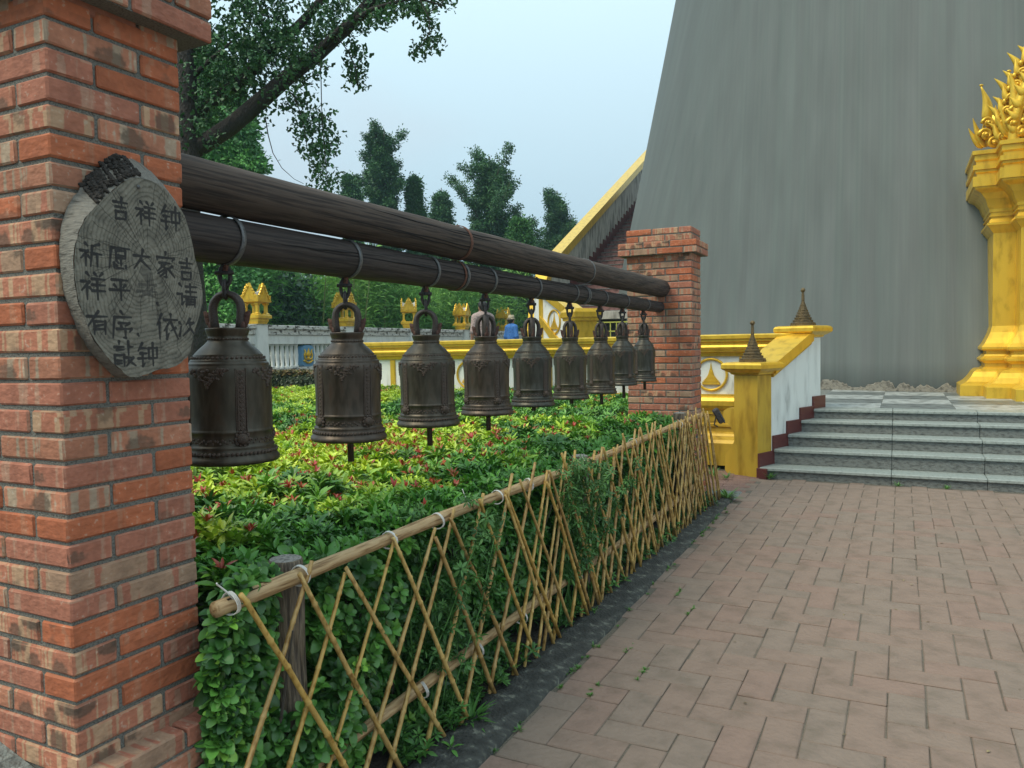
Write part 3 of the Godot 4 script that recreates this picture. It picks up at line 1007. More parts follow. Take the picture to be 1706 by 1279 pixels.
# ------------------------------------------------------------------ white balustrade with gilded shrines
func make_white_balustrade() -> void:
	var P := [Vector3(-12.4, 0, -9.4), Vector3(-12.615, 0, -12.8), Vector3(-12.83, 0, -16.1), Vector3(-13.0, 0, -19.3), Vector3(-13.2, 0, -22.75), Vector3(-13.45, 0, -26.3), Vector3(-13.7, 0, -29.8)]
	var t := thing("white_balustrade", "long weathered white balustrade wall with round balusters behind the hedge", "balustrade", P[1])
	var off := away(t)
	var bm := S(true)
	lathe(bm, [[0.05, 0.0], [0.05, 0.04], [0.038, 0.05], [0.046, 0.2], [0.05, 0.26], [0.052, 0.28], [0.05, 0.3], [0.046, 0.34], [0.04, 0.49], [0.05, 0.5], [0.05, 0.54]], 10)
	var bmesh := done(bm)
	for k in P.size() - 1:
		var a: Vector3 = P[k]
		var b: Vector3 = P[k + 1]
		var d: Vector3 = b - a
		var len := d.length()
		var bs := Basis(d / len, Vector3.UP, (d / len).cross(Vector3.UP))
		var mid := (a + b) * 0.5
		var st := S()
		box(st, Vector3.ZERO + mid + Vector3(0, 2.02, 0), Vector3(len - 0.34, 0.09, 0.34), 0.01, bs)
		box(st, mid + Vector3(0, 1.91, 0), Vector3(len - 0.34, 0.125, 0.26), 0.008, bs)
		part("coping", done(st), mats.oldwhite, t, off)
		st = S()
		box(st, mid + Vector3(0, 1.74, 0), Vector3(len - 0.34, 0.21, 0.2), 0.008, bs)
		part("top_rail", done(st), mats.white, t, off)
		st = S()
		box(st, mid + Vector3(0, 1.06, 0), Vector3(len - 0.34, 0.08, 0.24), 0.008, bs)
		part("bottom_rail", done(st), mats.oldwhite, t, off)
		st = S()
		box(st, mid + Vector3(0, 0.49, 0), Vector3(len - 0.34, 1.05, 0.2), 0.0, bs)
		part("base_wall", done(st), mats.oldwhite, t, off)
		var n := int((len - 0.5) / 0.165)
		for i in n:
			var q: Vector3 = a + d / len * (0.25 + (len - 0.5) * (i + 0.5) / n)
			if absf(q.distance_to(mid)) < 0.27:
				continue
			part("baluster", bmesh, mats.white, t, Transform3D(Basis(), q + Vector3(0, 1.10, 0)) * Transform3D(Basis(), Vector3.ZERO))
			t.get_child(t.get_child_count() - 1).position -= t.position
		# blue medallion with a gilded crest
		st = S()
		var poly := PackedVector2Array()
		for i in 28:
			var an := TAU * i / 28.0
			var c := cos(an)
			var s := sin(an)
			poly.append(Vector2(signf(c) * pow(absf(c), 0.6) * 0.235, signf(s) * pow(absf(s), 0.6) * 0.255))
		var face := Transform3D(Basis(-bs.x, Vector3.UP, -bs.z), mid + Vector3(0, 1.36, 0) - t.position)
		if (face.basis.z).x < 0:
			face.basis = Basis(bs.x, Vector3.UP, bs.z)
		slab(st, poly, -0.05, 0.09)
		var med := part("blue_medallion", done(st), mat(lin(0.12, 0.28, 0.45), 0.6), t, face)
		st = S(true)
		flame(st, Vector3(0, 0.02, 0.1), 0.17, 0.05, Basis())
		ball(st, Vector3(0, 0.03, 0.1), Vector3(0.07, 0.075, 0.03), 10)
		ball(st, Vector3(0, -0.06, 0.1), Vector3(0.055, 0.05, 0.03), 10)
		for s in [-1.0, 1.0]:
			tube(st, [Vector3(s * 0.06, -0.09, 0.1), Vector3(s * 0.13, -0.06, 0.1), Vector3(s * 0.15, 0.03, 0.1), Vector3(s * 0.11, 0.10, 0.1), Vector3(s * 0.15, 0.15, 0.1)], [0.024, 0.024, 0.022, 0.02, 0.012], 7)
			tube(st, [Vector3(0, -0.17, 0.1), Vector3(s * 0.08, -0.15, 0.1), Vector3(s * 0.15, -0.11, 0.1), Vector3(s * 0.19, -0.12, 0.1)], [0.026, 0.026, 0.024, 0.015], 7)
			curl(st, Vector3(s * 0.1, 0.03, 0.1), 0.045, 0.012, Basis(), 1.2, s)
		part("gilded_crest", done(st), mats.gold, med)
	for k in P.size():
		var st := S()
		rectloft(st, P[k].x - 0.17, P[k].x + 0.17, P[k].z - 0.17, P[k].z + 0.17, [[0, 0.0], [0, 2.06], [0.03, 2.08]])
		part("pier", done(st), mats.white, t, off)
	var where := ["at the near end of the white balustrade", "on the balustrade pier behind the largest bell", "on the balustrade pier behind the second bell", "on the balustrade pier just left of the third bell", "on the balustrade pier between the third and fourth bells", "on the balustrade pier left of the blue-shirted man", "on the farthest balustrade pier"]
	var first: Node3D = null
	for k in range(1, 6):
		if first == null:
			first = make_shrine(P[k] + Vector3(0, 2.082, 0), "gilded miniature shrine with gabled roof " + where[k])
			first.rotation.y = 0.15
		else:
			copy_thing(first, "gilded miniature shrine with gabled roof " + where[k], P[k] + Vector3(0, 2.082, 0), 0.15 if k != 3 else 0.6)

func make_shrine(pos: Vector3, label: String) -> Node3D:
	var t := thing("gilded_shrine", label, "shrine", pos, 0.0, "gilded shrines on the balustrade piers")
	var st := S()
	rectloft(st, -0.16, 0.16, -0.16, 0.16, [[0.0, 0.0], [0.02, 0.05], [0.03, 0.06], [0.03, 0.10], [0.08, 0.13], [0.08, 0.185], [0.06, 0.20]])
	part("base", done(st), mats.gold, t)
	for x in [-1, 1]:
		for z in [-1, 1]:
			st = S()
			rectloft(st, x * 0.15 - 0.03, x * 0.15 + 0.03, z * 0.15 - 0.03, z * 0.15 + 0.03, [[0.025, 0.2], [0.025, 0.225], [0.0, 0.25], [0.0, 0.40], [0.02, 0.43], [0.02, 0.45]])
			part("column", done(st), mats.gold, t)
	st = S()
	rectloft(st, -0.17, 0.17, -0.17, 0.17, [[0.0, 0.45], [0.05, 0.47], [0.07, 0.48], [0.07, 0.505], [0.0, 0.51]])
	part("cornice", done(st), mats.gold, t)
	# crossing gabled roofs in white with gilded gables
	for q in 2:
		st = S()
		var rows := []
		for i in 9:
			var f := i / 8.0
			var x := lerpf(-0.2, 0.2, f)
			var sag := 0.10 * pow(absf(f - 0.5) * 2.0, 2.0)
			rows.append(PackedVector3Array([Vector3(x, 0.51, 0.17), Vector3(x, 0.62, 0.08), Vector3(x, 0.70 + sag, 0.0), Vector3(x, 0.62, -0.08), Vector3(x, 0.51, -0.17)]))
		grid(st, rows, false)
		var rf := part("roof", done(st), mats.oldwhite, t, Transform3D(Basis(Vector3.UP, PI / 2 * q), Vector3(0, 0.001 * q, 0)))
	for q in 4:
		st = S()
		slab(st, PackedVector2Array([Vector2(-0.20, 0.51), Vector2(0.20, 0.51), Vector2(0.13, 0.62), Vector2(0.06, 0.76), Vector2(0.02, 0.885), Vector2(-0.02, 0.885), Vector2(-0.06, 0.76), Vector2(-0.13, 0.62)]), 0.185, 0.215)
		for s in [-1.0, 1.0]:
			for i in 5:
				var f := i / 4.0
				var p := Vector3(s * lerpf(0.19, 0.04, f), lerpf(0.55, 0.80, f), 0.215)
				box(st, p, Vector3(0.05, 0.06, 0.04), 0.008, Basis(Vector3.BACK, s * 0.5))
			slab(st, PackedVector2Array([Vector2(s * 0.17, 0.51), Vector2(s * 0.23, 0.51), Vector2(s * 0.235, 0.62), Vector2(s * 0.20, 0.57)]), 0.18, 0.23)
		slab(st, PackedVector2Array([Vector2(-0.09, 0.53), Vector2(0.09, 0.53), Vector2(0.0, 0.70)]), 0.215, 0.228)
		part("gable", done(st), mats.gold, t, Transform3D(Basis(Vector3.UP, PI / 2 * q), Vector3.ZERO))
	return t

# ------------------------------------------------------------------ brick pillars
var brick_full := []
var brick_half := []
func make_brick_meshes() -> void:
	for i in 4:
		var st := S()
		chbox(st, Vector3.ZERO, Vector3(0.12, 0.0265, 0.0575), 0.0035, Basis(), 0.0025)
		brick_full.append(done(st))

func put_brick(root: Node3D, p: Vector3, along_z: bool) -> void:
	var b := Basis(Vector3.UP, (PI / 2 if along_z else 0.0) + (PI if rng.randf() < 0.5 else 0.0) + rnd(-0.006, 0.006))
	var q := p + Vector3(rnd(-0.0015, 0.0015), rnd(-0.0015, 0.0015), rnd(-0.0015, 0.0015))
	part("brick", brick_full[rng.randi() % 4], mats.bricks[rng.randi() % mats.bricks.size()], root, Transform3D(b, q - root.position))

func course(root: Node3D, x0: float, zf: float, y: float, kind: int) -> void:
	var c := 0.125
	var fs := []
	if kind == 0 or kind == 1:
		fs = [[3, 0, 0], [1, 0, 0], [0, 0, 1], [4, 1, 1], [2, 2, 0], [0, 2, 0]]
	elif kind == 2:
		fs = [[0, 0, 0], [2, 0, 0], [4, 0, 0], [0, 3, 0], [2, 3, 0], [4, 3, 0], [0, 1, 1], [5, 1, 1]]
	else:
		fs = [[0, 0, 1], [1, 0, 0], [3, 0, 0], [5, 0, 1], [0, 2, 1], [1, 3, 0], [3, 3, 0], [5, 2, 1]]
	for f in fs:
		var col: int = f[0]
		var row: int = f[1]
		var az: bool = f[2] == 1
		var x := x0 + col * c + (0.0575 if az else 0.12)
		var zz := row * c + (0.12 if az else 0.0575)
		if kind == 1:
			zz = 0.365 - zz
		put_brick(root, Vector3(x, y, zf - zz), az)

func make_pillar(label: String, zf: float, face_ledge: bool) -> void:
	var x1 := -1.717
	var x0 := x1 - 0.615
	var t := thing("brick_pillar", label, "pillar", Vector3(x1 - 0.3075, 0, zf - 0.1825), 0.0, "brick pillars that carry the bell beams")
	for k in range(0, 27):
		course(t, x0, zf, 2.257 - 0.063 * k + 0.0315, 1 if k % 2 == 1 else 0)
	course(t, x0, zf, 2.257 + 0.0945 - 0.0315 * 2 + 0.0315, 1)
	for k in 2:
		course(t, x0 - 0.065, zf + 0.0625, 2.32 + 0.0315 + 0.063 * k, 3 if k == 0 else 2)
	for k in 2:
		course(t, x0, zf, 2.446 + 0.0315 + 0.063 * k, k)
	for k in 9:
		if face_ledge:
			course(t, x0, zf, 0.619 - 0.0315 - 0.063 * k, 1 if k % 2 == 0 else 0)
		else:
			course(t, x0 - 0.09, zf + 0.06, 0.619 - 0.0315 - 0.063 * k, 2 + k % 2)
	if face_ledge:
		for k in 7:
			for j in 2:
				put_brick(t, Vector3(x1 + 0.0045, 0.523 - 0.0265 - 0.063 * k, -1.262 - 0.25 * j + (0.10 if k % 2 else 0.0)), true)
	var st := S()
	var i := 0.006
	rectloft(st, x0 + i, x1 - i, zf - 0.365 + i, zf - i, [[0.0, 0.62], [0.0, 2.32]])
	rectloft(st, x0 - 0.065 + i, x1 + 0.06 - i * 1.3, zf - 0.4275 + i, zf + 0.0625 - i, [[0.0, 2.323], [0.0, 2.443]])
	rectloft(st, x0 + i, x1 - i, zf - 0.365 + i, zf - i, [[0.0, 2.4435], [0.0, 2.566]])
	var fz := 0.0 if face_ledge else 0.06
	if face_ledge:
		rectloft(st, x0 + i, x1 - i, zf - 0.365 + i, zf - i, [[0.0, -0.05], [0.0, 0.619]])
		rectloft(st, x1 - 0.03, x1 + 0.056, -1.56, -1.15, [[0.0, -0.05], [0.0, 0.508]])
	else:
		rectloft(st, x0 - 0.09 + i, x1 + 0.035 - i * 1.3, zf + fz - 0.49 + i, zf + fz - i, [[0.0, -0.05], [0.0, 0.614]])
	part("mortar_core", done(st), mats.mortar, t, away(t))

func make_brick_pillars() -> void:
	make_brick_meshes()
	make_pillar("nearest red brick pillar carrying the round wooden sign", -1.13, true)
	make_pillar("far red brick pillar at the end of the bell row, beside the fence end", -7.15, false)

# ------------------------------------------------------------------ beams
const BX := -2.02
func lb_r(z: float) -> float:
	return lerpf(0.080, 0.050, clampf((-z - 1.5) / 5.6, 0.0, 1.0))

func lb_y(z: float) -> float:
	return 1.791 + lb_r(z)

func log_mesh(len: float, r: float, r_end: float, y_end: float, sd: int) -> ArrayMesh:
	var st := S(true)
	var n := FastNoiseLite.new()
	n.seed = sd
	n.frequency = 0.9
	var rows := []
	var segs := 60
	for i in segs + 1:
		var z := -len * i / segs
		var row := PackedVector3Array()
		for j in 28:
			var a := TAU * j / 28
			var rr := lerpf(r, r_end, float(i) / segs) * (1.0 + 0.05 * n.get_noise_3d(cos(a) * 1.2, sin(a) * 1.2, z * 1.3) + 0.02 * n.get_noise_3d(cos(a) * 7, sin(a) * 7, z * 4.0))
			row.append(Vector3(cos(a) * rr, sin(a) * rr + y_end * i / segs, z))
		rows.append(row)
	grid(st, rows, true)
	for j in 28:
		tri(st, Vector3(0, 0, 0), rows[0][(j + 1) % 28], rows[0][j])
		tri(st, Vector3(0, y_end, -len), rows[segs][j], rows[segs][(j + 1) % 28])
	# long drying cracks raised as thin dark slits
	return done(st)

func ring_band(r: float, w: float, thick: float, squash := 1.0) -> ArrayMesh:
	var st := S(true)
	var rows := []
	for i in 37:
		var a := TAU * i / 36.0
		var n := Vector3(cos(a), sin(a) * squash, 0)
		rows.append(PackedVector3Array([n * r + Vector3(0, 0, w / 2), n * (r + thick) + Vector3(0, 0, w / 2 * 0.9), n * (r + thick) - Vector3(0, 0, w / 2 * 0.9), n * r - Vector3(0, 0, w / 2)]))
	grid(st, rows, true)
	return done(st)

func make_beams() -> void:
	var a := thing("upper_beam", "thick upper log beam resting between the brick pillars", "beam", Vector3(BX + 0.02, 2.032, -1.34))
	part("log", log_mesh(5.92, 0.082, 0.081, -0.022, 3), mats.beamtop, a)
	var b := thing("lower_beam", "slimmer lower log beam that the nine bells hang from", "beam", Vector3(BX, lb_y(-1.34), -1.34))
	part("log", log_mesh(5.92, 0.081, 0.049, -0.032, 4), mats.beam, b)
	var ck := mat(lin(0.012, 0.01, 0.01), 1.0)
	for q in [[a, 0.082, 5, 0.081, -0.022], [b, 0.081, 7, 0.049, -0.032]]:
		for k in int(q[2]):
			var st := S(true)
			var an := rnd(-0.9, 0.7)
			var z0 := rnd(-0.4, -4.0)
			var ln := rnd(0.7, 1.8)
			var pts := []
			var rad := []
			for i in 15:
				var f := i / 14.0
				var aa := an + 0.12 * sin(f * 4.0 + k) + 0.02 * sin(f * 31.0)
				var g := (ln * f - z0) / 5.92
				var rr: float = lerpf(q[1], q[3], g) * 0.992
				pts.append(Vector3(cos(aa) * rr, sin(aa) * rr + q[4] * g, z0 - ln * f))
				rad.append(0.0035 * sin(PI * f) + 0.0004)
			tube(st, pts, rad, 5)
			part("drying_crack", done(st), ck, q[0])
	# two iron bindings that tie both beams together
	for z in [-3.42, -5.17]:
		var m := ring_band(0.0835, 0.022, 0.004)
		part("binding_strap", m, mats.rust if z > -4 else mats.strap, a, Transform3D(Basis(), Vector3(0, 0.022 * (z + 1.34) / 5.92, z + 1.34)), "rust-red binding strap" if z > -4 else "")
		part("binding_strap", ring_band(lb_r(z) + 0.003, 0.02, 0.004), mats.strap, b, Transform3D(Basis(), Vector3(0, lb_y(z) - lb_y(-1.34), z + 1.34 - 0.02)))
		part("binding_strap", ring_band(lb_r(z) + 0.003, 0.016, 0.004), mats.rust if z > -4 else mats.strap, b, Transform3D(Basis(), Vector3(0, lb_y(z) - lb_y(-1.34), z + 1.34 + 0.012)))

# ------------------------------------------------------------------ pavement
func make_pavers() -> void:
	var t := thing("pavement", "reddish-brown paving bricks laid in a herringbone in front of the steps", "pavement", Vector3(0, 0, 0))
	t.set_meta("kind", "structure")
	var st := S()
	box(st, Vector3(2.3, -0.082, -3.9), Vector3(9.5, 0.15, 10.0))
	part("sand_bed", done(st), mats.joint, t)
	var c := 0.1435
	var meshes := []
	for i in 3:
		var s := S()
		chbox(s, Vector3(0, -0.03, 0), Vector3(c - 0.0022, 0.03, c * 0.5 - 0.0022), 0.003, Basis(), 0.002)
		meshes.append(done(s))
	var spots := []
	for i in range(-6, 46):
		for j in range(-24, 44):
			var k := posmod(i - j, 4)
			var p: Vector3
			var az := false
			if k == 0:
				p = Vector3(-1.19 + (i + 1) * c, 0, -2.61 - (j + 0.5) * c)
			elif k == 2:
				p = Vector3(-1.19 + (i + 0.5) * c, 0, -2.61 - j * c)
				az = true
			else:
				continue
			if p.x < -1.34 + 0.0154 * p.z or p.z < -8.84 or p.z > 0.9:
				continue
			var d := Vector2(p.x, p.z).length()
			var inside: bool = cam.basis.x.dot(p - EYE) < 0.70 * -cam.basis.z.dot(p - EYE) * -1.0 * -1.0 and p.z < -1.6
			spots.append([d if inside else d + 100.0, p, az])
	spots.sort_custom(func(a, b): return a[0] < b[0])
	var rest := []
	for q in spots.size():
		var s: Array = spots[q]
		var b := Basis(Vector3.UP, (PI / 2 if s[2] else 0.0) + rnd(-0.012, 0.012)) * Basis(Vector3.RIGHT, rnd(-0.006, 0.006)) * Basis(Vector3.BACK, rnd(-0.006, 0.006))
		var p: Vector3 = s[1] + Vector3(rnd(-0.0015, 0.0015), rnd(-0.003, 0.002), rnd(-0.0015, 0.0015))
		if q < 300:
			part("paving_brick", meshes[q % 3], mats.pavers[rng.randi() % 6] if p.z > -7.6 or rng.randf() < 0.25 else mats.redpaver, t, Transform3D(b, p))
		else:
			rest.append(Transform3D(b, p))
	many("paving_brick_field", meshes[0], mats.pavers[1], rest, [], t)
	# stack-bonded bricks behind the fence end
	rest = []
	for i in 5:
		for j in 9:
			rest.append(Transform3D(Basis(), Vector3(-1.53 - i * 2 * c - (c if j % 2 else 0.0) * 0.5, rnd(-0.003, 0.001), -7.98 - j * c)))
	many("paving_brick_field", meshes[1], mats.redpaver, rest, [], t)

# ------------------------------------------------------------------ bells
func make_bells() -> void:
	var bs := S(true)
	var prof := [[0.128, 0.004], [0.150, 0.0], [0.154, 0.006], [0.154, 0.014], [0.150, 0.020], [0.147, 0.024], [0.143, 0.031], [0.139, 0.044], [0.137, 0.049], [0.139, 0.053], [0.137, 0.058], [0.1335, 0.060], [0.1325, 0.064], [0.1315, 0.085], [0.132, 0.098], [0.1345, 0.101], [0.1345, 0.106], [0.132, 0.109], [0.131, 0.112], [0.131, 0.16], [0.132, 0.22], [0.1345, 0.27], [0.1350, 0.29], [0.1335, 0.302], [0.1290, 0.313], [0.1265, 0.317], [0.1275, 0.320], [0.126, 0.323], [0.122, 0.326], [0.119, 0.328], [0.120, 0.331], [0.117, 0.334], [0.108, 0.346], [0.109, 0.349], [0.106, 0.352], [0.0955, 0.364], [0.085, 0.374], [0.0745, 0.383], [0.067, 0.391], [0.0625, 0.396], [0.064, 0.399], [0.064, 0.404], [0.061, 0.407], [0.063, 0.413], [0.067, 0.425], [0.0695, 0.432], [0.0695, 0.437], [0.064, 0.437], [0.02, 0.434]]
	lathe(bs, prof, 72)
	var body := done(bs)
	# rope-like relief rows
	bs = S(true)
	for row in [[0.1455, 0.0365, 64, 0.0055], [0.1145, 0.340, 48, 0.0045], [0.0645, 0.4015, 36, 0.003]]:
		for i in int(row[2]):
			var a: float = TAU * i / row[2]
			var b := Basis(Vector3.UP, -a)
			ball(bs, Vector3(cos(a) * row[0], row[1], sin(a) * row[0]), Vector3(row[3] * 0.7, row[3], row[3] * 1.5), 6, b * Basis(Vector3.RIGHT, 0.7))
	var beads := done(bs)
	# a vertical ornamented strip
	bs = S()
	box(bs, Vector3(0, 0.205, 0.1315), Vector3(0.027, 0.195, 0.006), 0.002)
	box(bs, Vector3(-0.016, 0.205, 0.132), Vector3(0.003, 0.205, 0.006), 0.001)
	box(bs, Vector3(0.016, 0.205, 0.132), Vector3(0.003, 0.205, 0.006), 0.001)
	for i in 13:
		box(bs, Vector3(0, 0.115 + i * 0.0148, 0.1345), Vector3(0.014, 0.010, 0.004), 0.002, Basis(Vector3.BACK, 0.78))
	var strip := done(bs)
	bs = S(true)
	ball(bs, Vector3(0, 0.082, 0.134), Vector3(0.019, 0.019, 0.014), 14)
	for i in 10:
		var a := TAU * i / 10.0
		ball(bs, Vector3(cos(a) * 0.021, 0.082 + sin(a) * 0.021, 0.134), Vector3(0.007, 0.007, 0.005), 6)
	var boss := done(bs)
	# horizontal ornamented strip between the bosses
	bs = S(true)
	for i in 110:
		var a := TAU * i / 110.0
		ball(bs, Vector3(cos(a) * 0.1325, 0.075 + 0.006 * sin(i * 2.2), sin(a) * 0.1325), Vector3(0.0022, 0.0042, 0.0042), 6, Basis(Vector3.UP, -a))
	var band := done(bs)
	# hanging leafy relief on the shoulder
	var rel := RandomNumberGenerator.new()
	rel.seed = 5
	bs = S(true)
	for i in 46:
		var u := rel.randf_range(-1, 1)
		var dep := (1.0 - absf(u)) * 0.055 + 0.006
		var y := 0.306 - rel.randf() * dep
		var a := u * 0.52
		ball(bs, Vector3(sin(a) * 0.134, y, cos(a) * 0.134), Vector3(rel.randf_range(0.004, 0.009), rel.randf_range(0.004, 0.008), 0.005), 6, Basis(Vector3.UP, a))
	var relief := done(bs)
	# crown loop: two serpent-like strands that meet at the top
	bs = S(true)
	var pts := []
	var rad := []
	for i in 21:
		var f := i / 20.0
		var a := PI * f
		var x := -cos(a) * (0.041 + 0.012 * sin(a))
		pts.append(Vector3(x * (1.0 + 0.18 * sin(2.0 * a) * signf(cos(a))), 0.432 + pow(sin(a), 0.72) * 0.118, 0))
		rad.append(0.0115 + 0.003 * absf(cos(a)))
	tube(bs, pts, rad, 9, 1.15)
	for s in [-1.0, 1.0]:
		var p2 := []
		for p in pts:
			p2.append(Vector3(p.x * 1.0, p.y * 1.0, 0) + Vector3(0, 0, s * 0.010))
		tube(bs, p2, [0.0075], 7)
	var loop := done(bs)
	bs = S(true)
	for s in [-1.0, 1.0]:
		for k in 4:
			flame(bs, Vector3(s * (0.052 + 0.003 * k), 0.434 + 0.012 * k, 0), 0.04 - 0.004 * k, 0.010, Basis(Vector3.BACK, -s * (0.15 + 0.25 * (k % 2))), 0.3 * s)
		ball(bs, Vector3(s * 0.05, 0.447, 0), Vector3(0.014, 0.02, 0.014), 8)
	var fins := done(bs)
	bs = S(true)
	tube(bs, [Vector3(0, 0.3, 0), Vector3(0, 0.05, 0), Vector3(0.002, -0.098, 0)], [0.006, 0.0125, 0.0135], 10)
	var clap := done(bs)
	# shackle with two plates and a bolt (height 1, hung from 0)
	bs = S(true)
	var sp := []
	for i in 25:
		var a := TAU * i / 24.0
		sp.append(Vector3(cos(a) * 0.017, -0.045 + sin(a) * 0.036, 0))
	tube(bs, sp, [0.0075], 7, 1.0, false)
	sp = []
	for i in 25:
		var a := TAU * i / 24.0
		sp.append(Vector3(0, -0.092 + sin(a) * 0.03, cos(a) * 0.016))
	tube(bs, sp, [0.007], 7, 1.0, false)
	tube(bs, [Vector3(-0.03, -0.035, 0.008), Vector3(0.03, -0.035, 0.008)], [0.007], 8)
	var shackle := done(bs)
	bs = S()
	box(bs, Vector3(0, -0.01, 0), Vector3(0.03, 0.05, 0.012), 0.003)
	var plate := done(bs)
	#          z      rim   height yaw  double clapper
	var B := [[-1.916, 0.157, 0.445, 0.25, 0, -0.02], [-2.544, 0.153, 0.436, 0.45, 0, -0.092], [-3.144, 0.150, 0.429, 0.40, 0, -0.10], [-3.737, 0.144, 0.424, 0.15, 1, -0.09], [-4.328, 0.137, 0.423, 0.35, 1, -0.03], [-4.943, 0.128, 0.419, 0.30, 1, -0.032], [-5.540, 0.121, 0.420, 0.35, 1, -0.083], [-6.066, 0.117, 0.400, 0.1, 1, -0.105], [-6.647, 0.111, 0.405, 0.3, 1, -0.068]]
	var which := ["largest bronze bell, first in the row beside the near brick pillar", "bronze bell second from the near brick pillar, with a long clapper", "bronze bell third from the near pillar, its reddish clapper hanging low", "bronze bell fourth from the near pillar, man in pale shirt behind it", "bronze bell fifth in the row, just right of the blue-shirted man", "bronze bell sixth from the near pillar, in front of the gold newel", "bronze bell seventh in the row, third from the far pillar", "small bronze bell second from the far brick pillar", "smallest bronze bell, last in the row against the far brick pillar"]
	for k in 9:
		var q: Array = B[k]
		var bottom := 1.132 if k < 7 else 1.168
		var t := thing("bronze_bell", which[k], "bell", Vector3(BX, bottom, q[0]), 0.0, "bronze bells hanging in a row from the log beam")
		var sc := Basis(Vector3(rnd(-1, 1), 0, rnd(-1, 1)).normalized(), rnd(0.0, 0.022)) * Basis(Vector3.UP, q[3]) * Basis.from_scale(Vector3(q[1] / 0.154, q[2] / 0.437, q[1] / 0.154))
		var x := Transform3D(sc, Vector3.ZERO)
		part("bell_body", body, mats.bells[[0, 1, 0, 1, 2, 3, 0, 2, 2][k]], t, x)
		part("bead_rows", beads, mats.bellrelief, t, x)
		part("ornament_band", band, mats.bellrelief, t, x)
		for i in 4:
			var r := Transform3D(Basis(Vector3.UP, PI / 2 * i - 0.75), Vector3.ZERO)
			part("vertical_strip", strip, mats.bellrelief, t, x * r)
			part("boss", boss, mats.bellrelief, t, x * r)
			part("leaf_relief", relief, mats.bellrelief, t, x * Transform3D(Basis(Vector3.UP, PI / 2 * i + 0.035), Vector3.ZERO))
		var turns := [0.0] if q[4] == 0 else [0.35, 0.35 + PI / 2]
		for a in turns:
			var r := Transform3D(Basis(Vector3.UP, a + 0.25 - q[3] + (0.15 if q[4] == 0 else 0.0)), Vector3.ZERO)
			part("crown_loop", loop, mats.naga, t, x * r)
			part("flame_fin", fins, mats.flame, t, x * r)
		part("clapper", clap, mats.clapper, t, Transform3D(Basis.from_scale(Vector3(1, (absf(q[5]) + 0.3) / 0.398, 1)), Vector3(0.004, 0.3 - 0.3 * (absf(q[5]) + 0.3) / 0.398, 0)))
		var top: float = q[2] * (0.55 / 0.437)
		var hang := 1.791 - bottom
		var gap := hang - top + 0.012
		part("shackle", shackle, mats.iron, t, Transform3D(Basis(Vector3.UP, 0.5) * Basis.from_scale(Vector3(1, gap / 0.115, 1)), Vector3(0, hang + 0.004, 0)))
		part("rusty_plate", plate, mats.rust, t, Transform3D(Basis(), Vector3(0, hang + 0.004, 0)))
		part("hanger_strap", ring_band(lb_r(q[0]) + 0.0025, 0.02, 0.004), mats.strap, t, Transform3D(Basis(Vector3.UP, rnd(-0.05, 0.05)) * Basis(Vector3.RIGHT, rnd(-0.06, 0.06)), Vector3(0, lb_y(q[0]) - bottom, -0.008)))

# ------------------------------------------------------------------ the wooden sign
const INK := {
	"ji": "1282 5054 2474 2629 267679 2979", "xiang": "2031 0333 3306 2429 3546 5061 8071 4292 4494 4696 6269",
	"zhong": "2003 1242 1444 0646 2429 2938 5256 529296 5696 7079", "qi": "2031 0333 3306 2429 3546 8051 5149 5494 7479",
	"yuan": "1191 1109 5142 3235 327275 3575 3474 5558 3647 2729 383969 5758 7879", "da": "0393 504409 4599",
	"jia": "5051 1213 129283 2474 5417 35565949 5618 5729 8566 6699", "ping": "1181 2334 7364 0595 5159", "an": "5051 1213 129283 543789 746719 0696",
	"qing": "1021 042428 2837 4191 4393 3595 6065 4649 468689 4787 4888", "you": "0292 5006 3439 348489 3685 3787",
	"xu": "4051 1292 1209 348465 4556 2696 9687 666959", "yi": "2004 1319 6061 3292 6236 4549 4957 8566 6399",
	"ci": "0213 0914 6043 528273 636529 6599", "qiao": "2021 0242 1343 0509 054549 1737 1838 6065 6282 5686 8659 6799", "dot": "4557"}

